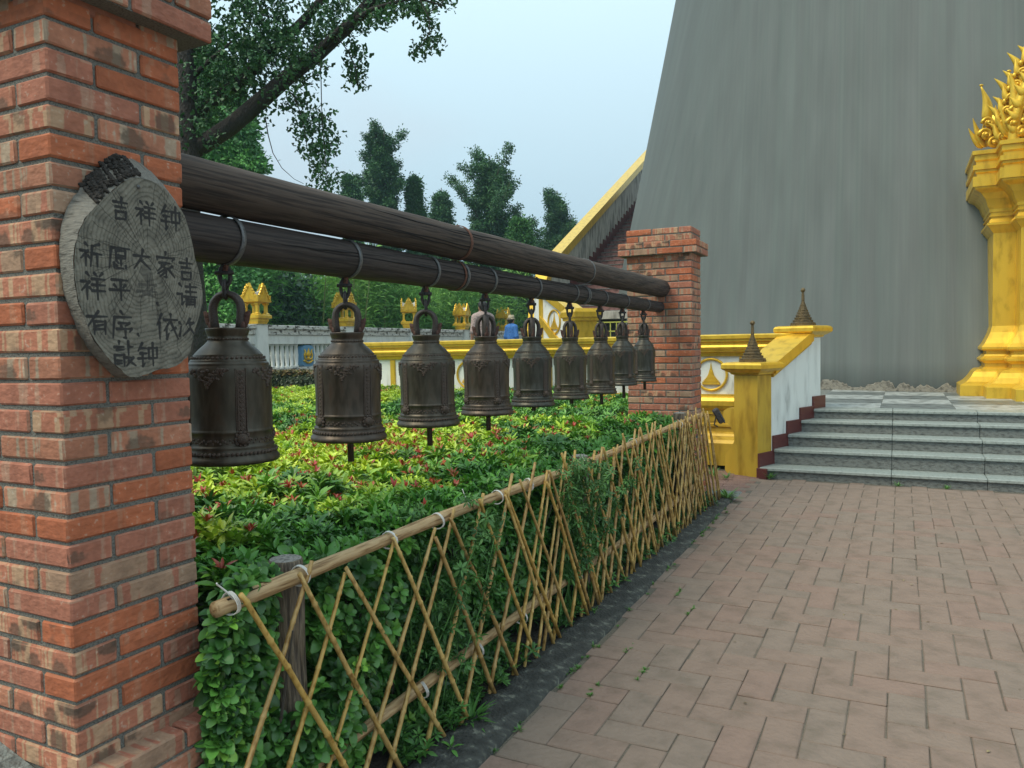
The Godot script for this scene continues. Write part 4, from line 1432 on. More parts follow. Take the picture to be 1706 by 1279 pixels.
func make_sign() -> void:
	var O := [[-1.198, 1.845], [-1.173, 1.818], [-1.154, 1.790], [-1.139, 1.751], [-1.131, 1.708], [-1.131, 1.666], [-1.137, 1.621], [-1.151, 1.579], [-1.167, 1.541], [-1.187, 1.511], [-1.209, 1.484], [-1.233, 1.464], [-1.257, 1.443], [-1.293, 1.444], [-1.342, 1.458], [-1.387, 1.463], [-1.417, 1.479], [-1.438, 1.498], [-1.453, 1.547], [-1.470, 1.587], [-1.486, 1.636], [-1.481, 1.690], [-1.465, 1.748], [-1.453, 1.805], [-1.434, 1.855], [-1.407, 1.884], [-1.380, 1.908], [-1.347, 1.920], [-1.305, 1.922], [-1.269, 1.909], [-1.228, 1.873]]
	var cz := -1.3085
	var cy := 1.68
	var n := 100
	var f_out := PackedVector2Array()
	for i in n:
		var u := float(i) / n * O.size()
		var k := int(u)
		var fr := u - k
		var p := []
		for d in 4:
			var e: Array = O[posmod(k + d - 1, O.size())]
			p.append(Vector2(e[0], e[1]))
		f_out.append((p[1] as Vector2).cubic_interpolate(p[2], p[0], p[3], fr) + Vector2(rnd(-0.001, 0.001), rnd(-0.001, 0.001)))
	# picture of the cut face: rings, checks and brushed characters
	var W := 600
	var H := 796
	var px := 1500.0
	var ink := PackedFloat32Array()
	ink.resize(W * H)
	var chk := PackedFloat32Array()
	chk.resize(W * H)
	var chars := [["ji", -1.253, 1.842, 0.047, 0.049], ["xiang", -1.322, 1.839, 0.053, 0.055], ["zhong", -1.394, 1.838, 0.054, 0.057], ["qi", -1.173, 1.725, 0.051, 0.051], ["yuan", -1.245, 1.727, 0.055, 0.053], ["da", -1.306, 1.727, 0.045, 0.046], ["jia", -1.371, 1.720, 0.056, 0.061], ["ji", -1.436, 1.714, 0.050, 0.053], ["xiang", -1.175, 1.654, 0.058, 0.060], ["ping", -1.242, 1.652, 0.052, 0.053], ["an", -1.316, 1.656, 0.053, 0.037], ["dot", -1.345, 1.623, 0.022, 0.019], ["qing", -1.436, 1.646, 0.060, 0.058], ["you", -1.181, 1.571, 0.049, 0.052], ["xu", -1.244, 1.568, 0.050, 0.062], ["dot", -1.287, 1.546, 0.021, 0.018], ["yi", -1.372, 1.565, 0.062, 0.061], ["ci", -1.433, 1.564, 0.050, 0.044], ["qiao", -1.249, 1.499, 0.055, 0.058], ["zhong", -1.311, 1.496, 0.053, 0.055]]
	for c in chars:
		var strokes: PackedStringArray = (INK[c[0]] as String).split(" ")
		for s in strokes:
			var pl := []
			for q in range(0, s.length() - 1, 2):
				var gx := (float(s[q]) - 4.5) / 9.0
				var gy := (float(s[q + 1]) - 4.5) / 9.0
				pl.append(Vector2((-1.10 - (c[1] - gx * c[3])) * px, (1.95 - (c[2] - gy * c[4])) * px))
			for q in pl.size() - 1:
				brush(ink, W, H, pl[q], pl[q + 1], 6.2, 3.4, 0.96 if c[0] != "an" else 0.6)
	brush(ink, W, H, Vector2((-1.10 + 1.315) * px, (1.95 - 1.70) * px), Vector2((-1.10 + 1.325) * px, (1.95 - 1.675) * px), 26, 16, 0.4)
	var pith := Vector2((-1.10 + 1.3225) * px, (1.95 - 1.734) * px)
	for k in 80:
		var a := rnd(0, TAU)
		var r := rnd(20, 180)
		var e := r + rnd(40, 170)
		var p := pith + Vector2(cos(a), sin(a)) * r
		while r < e:
			r += 14.0
			a += rnd(-0.025, 0.025)
			var p2 := pith + Vector2(cos(a), sin(a) * 1.15) * r
			brush(chk, W, H, p, p2, 1.3, 0.9, 0.75)
			p = p2
	for k in 3:
		var a: float = [-2.2, 0.9, 2.6][k]
		var p := pith
		for i in 16:
			a += rnd(-0.05, 0.05)
			var p2 := p + Vector2(cos(a), sin(a)) * 16.0
			brush(chk, W, H, p, p2, 1.4, 1.2, 0.9)
			p = p2
	var nz := FastNoiseLite.new()
	nz.seed = 77
	nz.frequency = 0.012
	nz.fractal_octaves = 4
	var im := Image.create(W, H, false, Image.FORMAT_RGB8)
	for y in H:
		for x in W:
			var d := Vector2(x, (y) * 1.0) - pith
			d.y *= 0.82
			var nn := nz.get_noise_2d(x, y)
			var r := d.length() * (1.0 + 0.10 * sin(d.angle() * 2.0 + 0.6) + 0.05 * sin(d.angle() * 5.0)) + nn * 9.0
			var ring := 0.5 + 0.5 * sin(r * 0.47 + 2.0 * sin(r * 0.045))
			var v := 0.84 + 0.40 * nn - 0.30 * pow(ring, 2.5) + 0.10 * nz.get_noise_2d(x * 7.0, y * 7.0)
			v *= 1.0 - 0.85 * minf(chk[y * W + x], 1.0)
			v = clampf(v, 0.05, 1.0)
			var c := Color(0.22, 0.205, 0.165) * v
			c = c.lerp(Color(0.016, 0.016, 0.018), minf(ink[y * W + x], 0.92))
			im.set_pixel(x, y, c.linear_to_srgb())
	var fm := StandardMaterial3D.new()
	fm.albedo_texture = ImageTexture.create_from_image(im)
	fm.roughness = 0.9
	fm.normal_enabled = true
	fm.normal_texture = mats.fine
	fm.normal_scale = 0.4
	var t := thing("wooden_sign", "round slice of grey log with brushed black Chinese writing, nailed to the near pillar", "sign", Vector3(-1.717, 1.44, cz))
	var st := S(true)
	var xf := 0.067
	var rows := []
	for q in 3:
		var sc: float = [0.0, 0.6, 1.0][q]
		var row := []
		for i in n:
			row.append(Vector2(cz, cy).lerp(f_out[i], sc))
		rows.append(row)
	for q in 2:
		for i in n:
			var j := (i + 1) % n
			var ids := [[q, i], [q, j], [q + 1, j], [q, i], [q + 1, j], [q + 1, i]]
			for e in ids:
				var p: Vector2 = rows[e[0]][e[1]]
				st.set_uv(Vector2((-1.10 - p.x) * px / W, (1.95 - p.y) * px / H))
				st.add_vertex(Vector3(xf, p.y - 1.44, p.x - cz))
	st.generate_normals()
	st.generate_tangents()
	part("cut_face", st.commit(), fm, t)
	st = S(true)
	var sr := []
	for q in 5:
		var f := q / 4.0
		var row := PackedVector3Array()
		for i in n:
			var p := f_out[i]
			var b := Vector2(cz - 0.006 + (p.x - cz) * 0.985, 1.443 + (p.y - 1.443) * 1.125)
			var m := p.lerp(b, pow(f, 0.8))
			row.append(Vector3(lerpf(xf, 0.004, f) - (0.002 if q == 0 else 0.0), m.y - 1.44 + rnd(-0.0015, 0.0015), m.x - cz + rnd(-0.0015, 0.0015)))
		sr.append(row)
	grid(st, sr, true)
	part("peeled_edge", done(st), mat(lin(0.24, 0.225, 0.195), 0.85, noise_tex(0.03, [[0.0, grey(0.5)], [0.4, grey(0.85)], [1.0, grey(1.0)]], 5, 95), Vector3(1.2, 8, 8), mats.fine, 0.0, true), t)
	# rough bark still on the top edge
	st = S()
	for k in 260:
		var i := posmod(int(rnd(-11, 0)), n)
		var f := rnd(0.05, 1.0)
		var p: Vector3 = (sr[0] as PackedVector3Array)[i].lerp((sr[4] as PackedVector3Array)[i], f)
		box(st, p + Vector3(0, 0.002, 0.002), Vector3(rnd(0.008, 0.018), rnd(0.005, 0.011), rnd(0.006, 0.014)), 0.002, Basis.from_euler(Vector3(rnd(-0.8, 0.8), rnd(-0.8, 0.8), rnd(-0.8, 0.8))))
	part("bark_patch", done(st), mats.bark, t)
	st = S(true)
	ball(st, Vector3(xf + 0.002, 1.900 - 1.44, -1.303 - cz), Vector3(0.003, 0.005, 0.005), 10)
	part("nail_head", done(st), mats.strap, t)

func brush(buf: PackedFloat32Array, W: int, H: int, a: Vector2, b: Vector2, r0: float, r1: float, k: float) -> void:
	var rr := maxf(r0, r1) + 1.5
	var x0 := maxi(0, int(minf(a.x, b.x) - rr))
	var x1 := mini(W - 1, int(maxf(a.x, b.x) + rr))
	var y0 := maxi(0, int(minf(a.y, b.y) - rr))
	var y1 := mini(H - 1, int(maxf(a.y, b.y) + rr))
	var d := b - a
	var l2 := maxf(d.length_squared(), 0.001)
	for y in range(y0, y1 + 1):
		for x in range(x0, x1 + 1):
			var p := Vector2(x, y)
			var f := clampf((p - a).dot(d) / l2, 0.0, 1.0)
			var dist := p.distance_to(a + d * f)
			var r := lerpf(r0, r1, f)
			var v := clampf((r + 1.2 - dist) / 2.4, 0.0, 1.0) * k
			if v > buf[y * W + x]:
				buf[y * W + x] = v

# ------------------------------------------------------------------ bamboo fence
func cane_mesh(sd: int) -> ArrayMesh:
	var r := RandomNumberGenerator.new()
	r.seed = sd
	var st := S(true)
	var pts := []
	var rad := []
	var y := 0.0
	var bend := r.randf_range(-0.012, 0.012)
	var kink := Vector3.ZERO
	while y < 1.0:
		var seg := r.randf_range(0.10, 0.16)
		var e := minf(1.0, y + seg)
		var taper := 1.0 - 0.28 * y
		var base := Vector3(0, 0, bend * sin(PI * y)) + kink
		pts.append(Vector3(base.x, y, base.z))
		rad.append(0.0102 * taper)
		kink += Vector3(r.randf_range(-0.002, 0.002), 0, r.randf_range(-0.003, 0.003))
		if e < 1.0:
			var b2 := Vector3(0, 0, bend * sin(PI * e)) + kink
			pts.append(Vector3(b2.x, e - 0.007, b2.z))
			rad.append(0.0100 * taper)
			pts.append(Vector3(b2.x, e - 0.0015, b2.z))
			rad.append(0.0128 * taper)
			pts.append(Vector3(b2.x, e + 0.0025, b2.z))
			rad.append(0.0117 * taper)
			y = e + 0.008
		else:
			pts.append(Vector3(base.x, 1.0, bend * sin(PI) + kink.z))
			rad.append(0.0096 * taper)
			y = 1.1
	tube(st, pts, rad, 8)
	return done(st)

func make_fence() -> void:
	var t := thing("bamboo_fence", "low lattice fence of crossed yellow bamboo canes tied to rails", "fence", Vector3(-1.56, 0.0, -4.2))
	var off := away(t)
	var canes := [cane_mesh(1), cane_mesh(2), cane_mesh(3), cane_mesh(4)]
	var put := func(zt: float, yt: float, zb: float, yb: float, x: float) -> void:
		var a := Vector3(x + 0.02, yb, zb)
		var b := Vector3(x, yt, zt)
		var d := b - a
		var up := d.normalized()
		var sx := up.cross(Vector3.RIGHT).normalized()
		var bs := Basis(Vector3.RIGHT.slide(up).normalized(), up, sx) * Basis(Vector3.UP, rnd(-0.5, 0.5))
		bs = bs * Basis.from_scale(Vector3(rnd(0.76, 1.04), d.length(), rnd(0.76, 1.04)))
		part("bamboo_cane", canes[rng.randi() % 4], mats.canes[rng.randi() % 4], t, off * Transform3D(bs, a))
	# measured near canes, then the rest at the same rhythm
	for c in [[-1.47, 0.87, -1.96, 0.02], [-1.69, 0.86, -2.16, 0.03], [-1.90, 0.82, -2.44, 0.02], [-2.16, 0.86, -2.61, 0.01], [-2.42, 0.80, -2.85, 0.0], [-2.52, 0.85, -3.06, 0.0], [-2.75, 0.88, -3.26, 0.01]]:
		put.call(c[0], c[1], c[2], c[3], -1.538)
	for c in [[-1.76, 0.88, -1.27, 0.08], [-1.92, 0.80, -1.45, 0.03], [-2.19, 0.86, -1.67, 0.05], [-2.44, 0.83, -1.90, 0.05], [-2.59, 0.87, -2.05, 0.03], [-2.82, 0.89, -2.30, 0.02]]:
		put.call(c[0], c[1], c[2], c[3], -1.552)
	put.call(-1.44, 0.36, -1.60, 0.06, -1.545)
	var z := -2.98
	while z > -6.95:
		var far := clampf((-z - 3.0) / 4.0, 0.0, 1.0)
		var lean := lerpf(0.53, 0.44, far)
		put.call(z + rnd(-0.06, 0.06), rnd(0.86, 0.96), z - lean + rnd(-0.05, 0.05), rnd(0.0, 0.04), -1.538)
		if rng.randf() < 0.3:
			put.call(z + rnd(-0.05, 0.05) - 0.03, rnd(0.84, 0.90), z - lean * 0.9 + rnd(-0.05, 0.05), rnd(0.0, 0.04), -1.530)
		put.call(z - 0.09 + rnd(-0.07, 0.07), rnd(0.86, 0.96), minf(z + lean - 0.12 + rnd(-0.06, 0.06), -2.3), rnd(0.0, 0.04), -1.552)
		if rng.randf() < 0.25:
			put.call(z - 0.05 + rnd(-0.06, 0.06), rnd(0.84, 0.9), z + lean * 0.8 - 0.12, rnd(0.0, 0.05), -1.545)
		z -= lerpf(0.22, 0.125, far)
	var st := S(true)
	var pts := []
	var rad := []
	for i in 40:
		var f := i / 39.0
		pts.append(Vector3(-1.585 + 0.004 * sin(f * 17.0), 0.832 + 0.008 * sin(f * 9.0) + 0.02 * f, -1.43 - 5.52 * f))
		rad.append(0.0215 + 0.0015 * sin(f * 40.0))
	tube(st, pts, rad, 12)
	part("top_rail", done(st), mats.rail, t, off)
	st = S(true)
	pts = []
	for i in 40:
		var f := i / 39.0
		pts.append(Vector3(-1.582 + 0.004 * sin(f * 11.0), 0.235 + 0.01 * sin(f * 7.0) + 0.03 * f, -1.42 - 5.45 * f))
	tube(st, pts, rad, 12)
	part("bottom_rail", done(st), mats.rail, t, off)
	# split of the near rail end
	st = S()
	box(st, Vector3(-1.572, 0.8515, -1.66), Vector3(0.005, 0.003, 0.40), 0.0)
	part("rail_split", done(st), mat(lin(0.02, 0.015, 0.012), 1.0), t, off)
	for p in [[-1.777, 0.862, 0.052], [-4.2, 0.85, 0.05], [-6.48, 0.905, 0.055]]:
		st = S(true)
		var pr := []
		for i in 9:
			var y: float = p[1] * i / 8.0
			pr.append([p[2] * (1.0 + 0.03 * sin(i * 2.0)), y])
		pr.append([p[2] * 0.93, p[1] + 0.008])
		lathe(st, pr, 22, Vector3(-1.665, 0, p[0]))
		part("post", done(st), mats.post, t, off)
		st = S(true)
		lathe(st, [[p[2] * 0.90, 0.0], [p[2] * 0.6, 0.005], [p[2] * 0.2, 0.007], [0.002, 0.004]], 22, Vector3(-1.665, p[1] + 0.008, p[0]), false)
		part("post_top", done(st), mat(lin(0.30, 0.28, 0.25), 0.9, mats.blotch, Vector3(9, 9, 9)), t, off)
	var ringm := S(true)
	for q in 3:
		var rp := []
		for i in 17:
			var a := TAU * i / 16.0
			rp.append(Vector3(cos(a) * 0.0295, sin(a) * 0.030, (q - 1) * 0.005 + 0.004 * sin(a * 2.0)))
		tube(ringm, rp, [0.0018], 5, 1.0, false)
	var tie := done(ringm)
	for zz in [-1.47, -1.735, -2.18, -2.49, -2.98, -3.30, -4.0, -4.9, -6.1]:
		part("wire_tie", tie, mats.wire, t, off * Transform3D(Basis(Vector3.UP, rnd(-0.3, 0.3)), Vector3(-1.572, 0.838 + 0.02 * (-zz - 1.33) / 5.6, zz)))
	for zz in [-2.36, -2.78, -3.2, -3.9]:
		part("wire_tie", tie, mats.wire, t, off * Transform3D(Basis(Vector3.UP, rnd(-0.3, 0.3)), Vector3(-1.572, 0.24, zz)))
	st = S(true)
	tube(st, [Vector3(-1.56, 0.85, -1.47), Vector3(-1.57, 0.875, -1.455), Vector3(-1.575, 0.90, -1.43), Vector3(-1.57, 0.905, -1.425)], [0.0025], 5)
	tube(st, [Vector3(-1.56, 0.86, -2.72), Vector3(-1.57, 0.90, -2.70), Vector3(-1.575, 0.93, -2.69)], [0.002], 5)
	part("wire_end", done(st), mats.wire, t, off)

# ------------------------------------------------------------------ plants
func leaf(st: SurfaceTool, base: Vector3, dir: Vector3, side: Vector3, len: float, wid: float, fold := 0.25, droop := 0.2, full := false) -> void:
	var up := side.cross(dir).normalized()
	if up.y < 0:
		up = -up
	var fs := [0.12, 0.38, 0.68, 0.9] if full else [0.2, 0.5, 0.8]
	var ws := [0.55, 1.0, 0.95, 0.55] if full else [0.68, 1.0, 0.55]
	var pc := base
	var pr := base
	var pl := base
	for i in fs.size() + 1:
		if i == fs.size():
			var tip := base + dir * len - up * len * droop
			tri(st, pr, tip, pc)
			tri(st, pc, tip, pl)
			break
		var f: float = fs[i]
		var w: float = ws[i] * wid
		var c := base + dir * len * f - up * len * droop * f * f
		var r := c + side * w * 0.5 + up * w * fold
		var l := c - side * w * 0.5 + up * w * fold
		if i == 0:
			tri(st, base, r, c)
			tri(st, base, c, l)
		else:
			tri(st, pr, r, c)
			tri(st, pr, c, pc)
			tri(st, pc, c, l)
			tri(st, pc, l, pl)
		pc = c
		pr = r
		pl = l

func rosette(sd: int, n: int, len: float, wid: float, full: bool, e0: float, e1: float) -> ArrayMesh:
	var r := RandomNumberGenerator.new()
	r.seed = sd
	var st := S(true)
	for i in n:
		var f := float(i) / n
		var a := i * 2.4 + r.randf_range(-0.3, 0.3)
		var el := lerpf(e0, e1, f) + r.randf_range(-0.15, 0.15)
		var d := Vector3(cos(a) * cos(el), sin(el), sin(a) * cos(el))
		var s := Vector3(-sin(a), r.randf_range(-0.25, 0.25), cos(a)).normalized()
		var l := len * lerpf(1.0, 0.65, f) * r.randf_range(0.8, 1.15)
		leaf(st, Vector3(0, -0.03 + 0.05 * f, 0) * len * 12.0 * 0.1 + d * len * 0.12, d, s, l, wid * l / len, 0.16, r.randf_range(0.1, 0.35), full)
	return done(st)

func ccol(a: Array, b: Array, f: float, v := 0.2) -> Color:
	var k := rnd(1.0 - v, 1.0 + v)
	return Color(lerpf(a[0], b[0], f) * k, lerpf(a[1], b[1], f) * k, lerpf(a[2], b[2], f) * k)

func tilt(amount: float, s: float) -> Basis:
	return Basis(Vector3(rnd(-1, 1), 0, rnd(-1, 1)).normalized(), rnd(0, amount)) * Basis(Vector3.UP, rnd(0, TAU)) * Basis.from_scale(Vector3.ONE * s)

const DARK := [0.024, 0.085, 0.016]
const MID := [0.08, 0.26, 0.032]
const LIME := [0.52, 0.62, 0.04]
const FRESH := [0.17, 0.43, 0.04]

func make_hedges() -> void:
	var n := FastNoiseLite.new()
	n.seed = 31
	n.frequency = 1.1
	n.fractal_octaves = 3
	var lm := leafmat(Color.WHITE, Color(0.35, 0.35, 0.2), 0.42)
	var r1 := rosette(1, 11, 0.062, 0.023, false, 0.0, 1.25)
	var r2 := rosette(2, 9, 0.07, 0.025, false, -0.2, 1.1)
	var t := thing("photinia_hedge", "broad bed of green hedge plants with yellow-green and red new shoots under the bells", "hedge", Vector3(-4.5, 0.03, -5.0))
	t.set_meta("kind", "stuff")
	var xs := [[], []]
	var cs := [[], []]
	var reds := []
	var redc := []
	for i in 42000:
		var z := -1.35 - 8.45 * pow(rng.randf(), 1.25)
		var x := -1.66 - 6.9 * pow(rng.randf(), 1.2)
		if x < -1.6 + z * 0.98 - 0.6 + 0.0 and z > -9.0:
			if x < z * 1.12 - 1.0:
				continue
		var h := hedge_h(x, z, n)
		var y := h - absf(rng.randfn(0.0, 0.045)) * (1.0 if rng.randf() < 0.8 else 3.5)
		if pillar_hit(x, z) or (z < -7.05 and x > -2.75):
			continue
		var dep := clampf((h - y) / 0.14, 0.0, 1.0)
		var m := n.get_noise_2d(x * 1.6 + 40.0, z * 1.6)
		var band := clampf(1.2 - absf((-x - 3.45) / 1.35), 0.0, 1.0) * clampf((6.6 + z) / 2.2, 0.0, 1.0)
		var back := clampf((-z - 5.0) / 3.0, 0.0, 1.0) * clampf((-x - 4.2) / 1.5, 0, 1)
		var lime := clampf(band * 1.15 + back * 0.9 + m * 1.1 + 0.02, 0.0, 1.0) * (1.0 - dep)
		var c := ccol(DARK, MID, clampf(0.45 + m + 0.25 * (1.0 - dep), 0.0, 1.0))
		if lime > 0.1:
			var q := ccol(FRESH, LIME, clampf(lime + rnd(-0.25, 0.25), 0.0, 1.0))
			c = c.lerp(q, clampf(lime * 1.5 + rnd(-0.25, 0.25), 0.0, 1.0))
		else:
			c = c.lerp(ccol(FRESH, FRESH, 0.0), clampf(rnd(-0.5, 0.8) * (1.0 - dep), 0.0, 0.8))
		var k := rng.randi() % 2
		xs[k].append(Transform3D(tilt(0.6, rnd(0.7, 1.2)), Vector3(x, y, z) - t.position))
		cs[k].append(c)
		if dep < 0.25 and (band > 0.15 or m > 0.1) and rng.randf() < (0.20 if z > -5.2 else 0.07):
			reds.append(Transform3D(tilt(0.7, rnd(0.5, 0.95)), Vector3(x, h + rnd(0.0, 0.03), z) - t.position))
			redc.append(ccol([0.34, 0.025, 0.02], [0.42, 0.10, 0.03], rng.randf()))
	# side of the bed that faces the fence
	for i in 4200:
		var z := -1.42 - 5.9 * pow(rng.randf(), 1.3)
		var y := rnd(0.08, 0.84)
		var x := -1.69 - absf(rng.randfn(0, 0.07)) - 0.05 * sin(z * 3.0 + y * 5.0)
		if pillar_hit(x, z) or n.get_noise_3d(x * 2.0, y * 2.2, z * 2.2) < -0.28:
			continue
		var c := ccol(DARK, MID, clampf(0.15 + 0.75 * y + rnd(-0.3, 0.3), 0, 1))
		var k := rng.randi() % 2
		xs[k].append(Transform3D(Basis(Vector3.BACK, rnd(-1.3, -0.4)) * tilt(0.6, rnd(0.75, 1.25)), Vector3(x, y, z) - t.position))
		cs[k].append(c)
	many("foliage", r1, lm, xs[0], cs[0], t)
	many("foliage", r2, lm, xs[1], cs[1], t)
	many("red_shoots", rosette(3, 5, 0.055, 0.019, false, 0.75, 1.4), lm, reds, redc, t)
	# woody stems inside
	var ss := []
	var sm := S()
	tube(sm, [Vector3.ZERO, Vector3(0.01, 0.4, 0.02), Vector3(-0.01, 0.8, 0)], [0.008, 0.006, 0.003], 5)
	for i in 900:
		var z := -1.4 - 5.5 * rng.randf()
		var x := -1.75 - 1.3 * rng.randf()
		if not pillar_hit(x, z):
			ss.append(Transform3D(tilt(0.35, rnd(0.7, 1.0)), Vector3(x, 0.0, z) - t.position))
	many("stems", done(sm), mats.farbark, ss, [], t)
	# round-leaved shrub beside the near pillar
	var e := thing("round_leaved_shrub", "glossy round-leaved shrub pushing through the fence beside the near pillar", "shrub", Vector3(-1.62, 0.03, -1.7))
	xs = []
	cs = []
	for i in 1350:
		var z := -1.36 - absf(rng.randfn(0, 0.36))
		if z < -2.5 or z > -1.44:
			continue
		var lim := 0.86 if z < -1.5 else 0.80
		var y := rnd(0.05, lim)
		var x := -1.575 - absf(rng.randfn(0, 0.08)) - 0.02 + 0.09 * sin(y * 6.0 + z * 7.0) * 0.5
		if x < -1.64 and z > -1.56:
			x = -1.60 - 0.04 * rng.randf()
		if pillar_hit(x, z):
			continue
		var tip := rng.randf() < 0.10
		xs.append(Transform3D(Basis(Vector3.BACK, rnd(-1.2, -0.2)) * tilt(0.7, rnd(0.75, 1.2) * (0.8 if tip else 1.0)), Vector3(x, y, z) - e.position))
		cs.append(ccol([0.16, 0.36, 0.04], [0.22, 0.42, 0.06], rng.randf()) if tip else ccol([0.026, 0.09, 0.018], [0.12, 0.31, 0.05], pow(rng.randf(), 1.5), 0.3))
	many("foliage", rosette(4, 9, 0.046, 0.031, true, 0.0, 1.2), lm, xs, cs, e)
	var st := S()
	for k in 7:
		var zz := -1.45 - 0.12 * k
		tube(st, [Vector3(-1.78, 0, zz), Vector3(-1.72, 0.35, zz + rnd(-0.05, 0.05)), Vector3(-1.66, 0.7, zz + rnd(-0.1, 0.1))], [0.008, 0.006, 0.003], 5)
	part("stem", done(st), mats.farbark, e, away(e))
	# dark clipped hedge in front of the white balustrade
	var d := thing("clipped_hedge", "dark clipped hedge with reddish top below the white balustrade", "hedge", Vector3(-10.6, 0.0, -12.2))
	d.set_meta("kind", "stuff")
	xs = []
	cs = []
	var big := rosette(6, 10, 0.10, 0.04, false, 0.0, 1.2)
	for i in 5200:
		var x := rnd(-12.3, -7.9)
		var topf := rng.randf() < 0.5
		var y := 1.02 + rnd(-0.03, 0.03) if topf else rnd(0.05, 1.0)
		var z := rnd(-12.6, -11.6) if topf else -11.58 - absf(rng.randfn(0, 0.06))
		xs.append(Transform3D(Basis(Vector3.RIGHT, 0.0 if topf else 0.9) * tilt(0.6, rnd(0.7, 1.1)), Vector3(x, y, z) - d.position))
		cs.append(ccol([0.20, 0.09, 0.025], [0.12, 0.13, 0.03], rng.randf()) if topf and rng.randf() < 0.75 else ccol([0.03, 0.045, 0.018], [0.05, 0.075, 0.025], rng.randf()))
	many("foliage", big, lm, xs, cs, d)
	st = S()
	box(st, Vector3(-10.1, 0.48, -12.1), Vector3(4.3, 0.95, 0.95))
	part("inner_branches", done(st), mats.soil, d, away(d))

func hedge_h(x: float, z: float, n: FastNoiseLite) -> float:
	var edge := clampf((-x - 1.62) / 0.35, 0.0, 1.0)
	return 0.78 + 0.10 * edge + 0.085 * n.get_noise_2d(x, z) + 0.05 * n.get_noise_2d(x * 4.0, z * 4.0) - 0.10 * clampf((-z - 5.5) / 2.0, 0.0, 1.0) * clampf((x + 4.0) / 1.5, 0, 1)

func pillar_hit(x: float, z: float) -> bool:
	return (x > -2.42 and x < -1.64 and ((z > -1.64) or (z < -7.03 and z > -7.66))) or (Vector2(x + 1.665, z + 1.777).length() < 0.085) or (Vector2(x + 1.665, z + 4.2).length() < 0.08)

# ------------------------------------------------------------------ ginkgo with drooping shoots
func ginkgo_spray(sd: int, n: int) -> ArrayMesh:
	var r := RandomNumberGenerator.new()
	r.seed = sd
	var st := S()
	for i in n:
		var a := r.randf_range(0, TAU)
		var d := Vector3(cos(a), r.randf_range(-1.4, 0.5), sin(a)).normalized()
		var p := Vector3(r.randf_range(-0.04, 0.04), r.randf_range(-0.07, 0.07), r.randf_range(-0.04, 0.04))
		var s := d.cross(Vector3(r.randf_range(-1, 1), r.randf_range(-1, 1), r.randf_range(-1, 1))).normalized()
		var b := p + d * 0.03
		var R := r.randf_range(0.034, 0.052)
		var prev := b
		var up := d.cross(s)
		for k in 5:
			var f := -0.95 + 1.9 * k / 4.0
			var rr := R * (0.78 if k == 2 else 1.0)
			var q := b + (d * cos(f) + s * sin(f)) * rr + up * 0.006 * cos(k * 3.0)
			if k > 0:
				tri(st, b, prev, q)
			prev = q
		box(st, p + d * 0.015, Vector3(0.0016, 0.0016, 0.0016))
	return done(st)

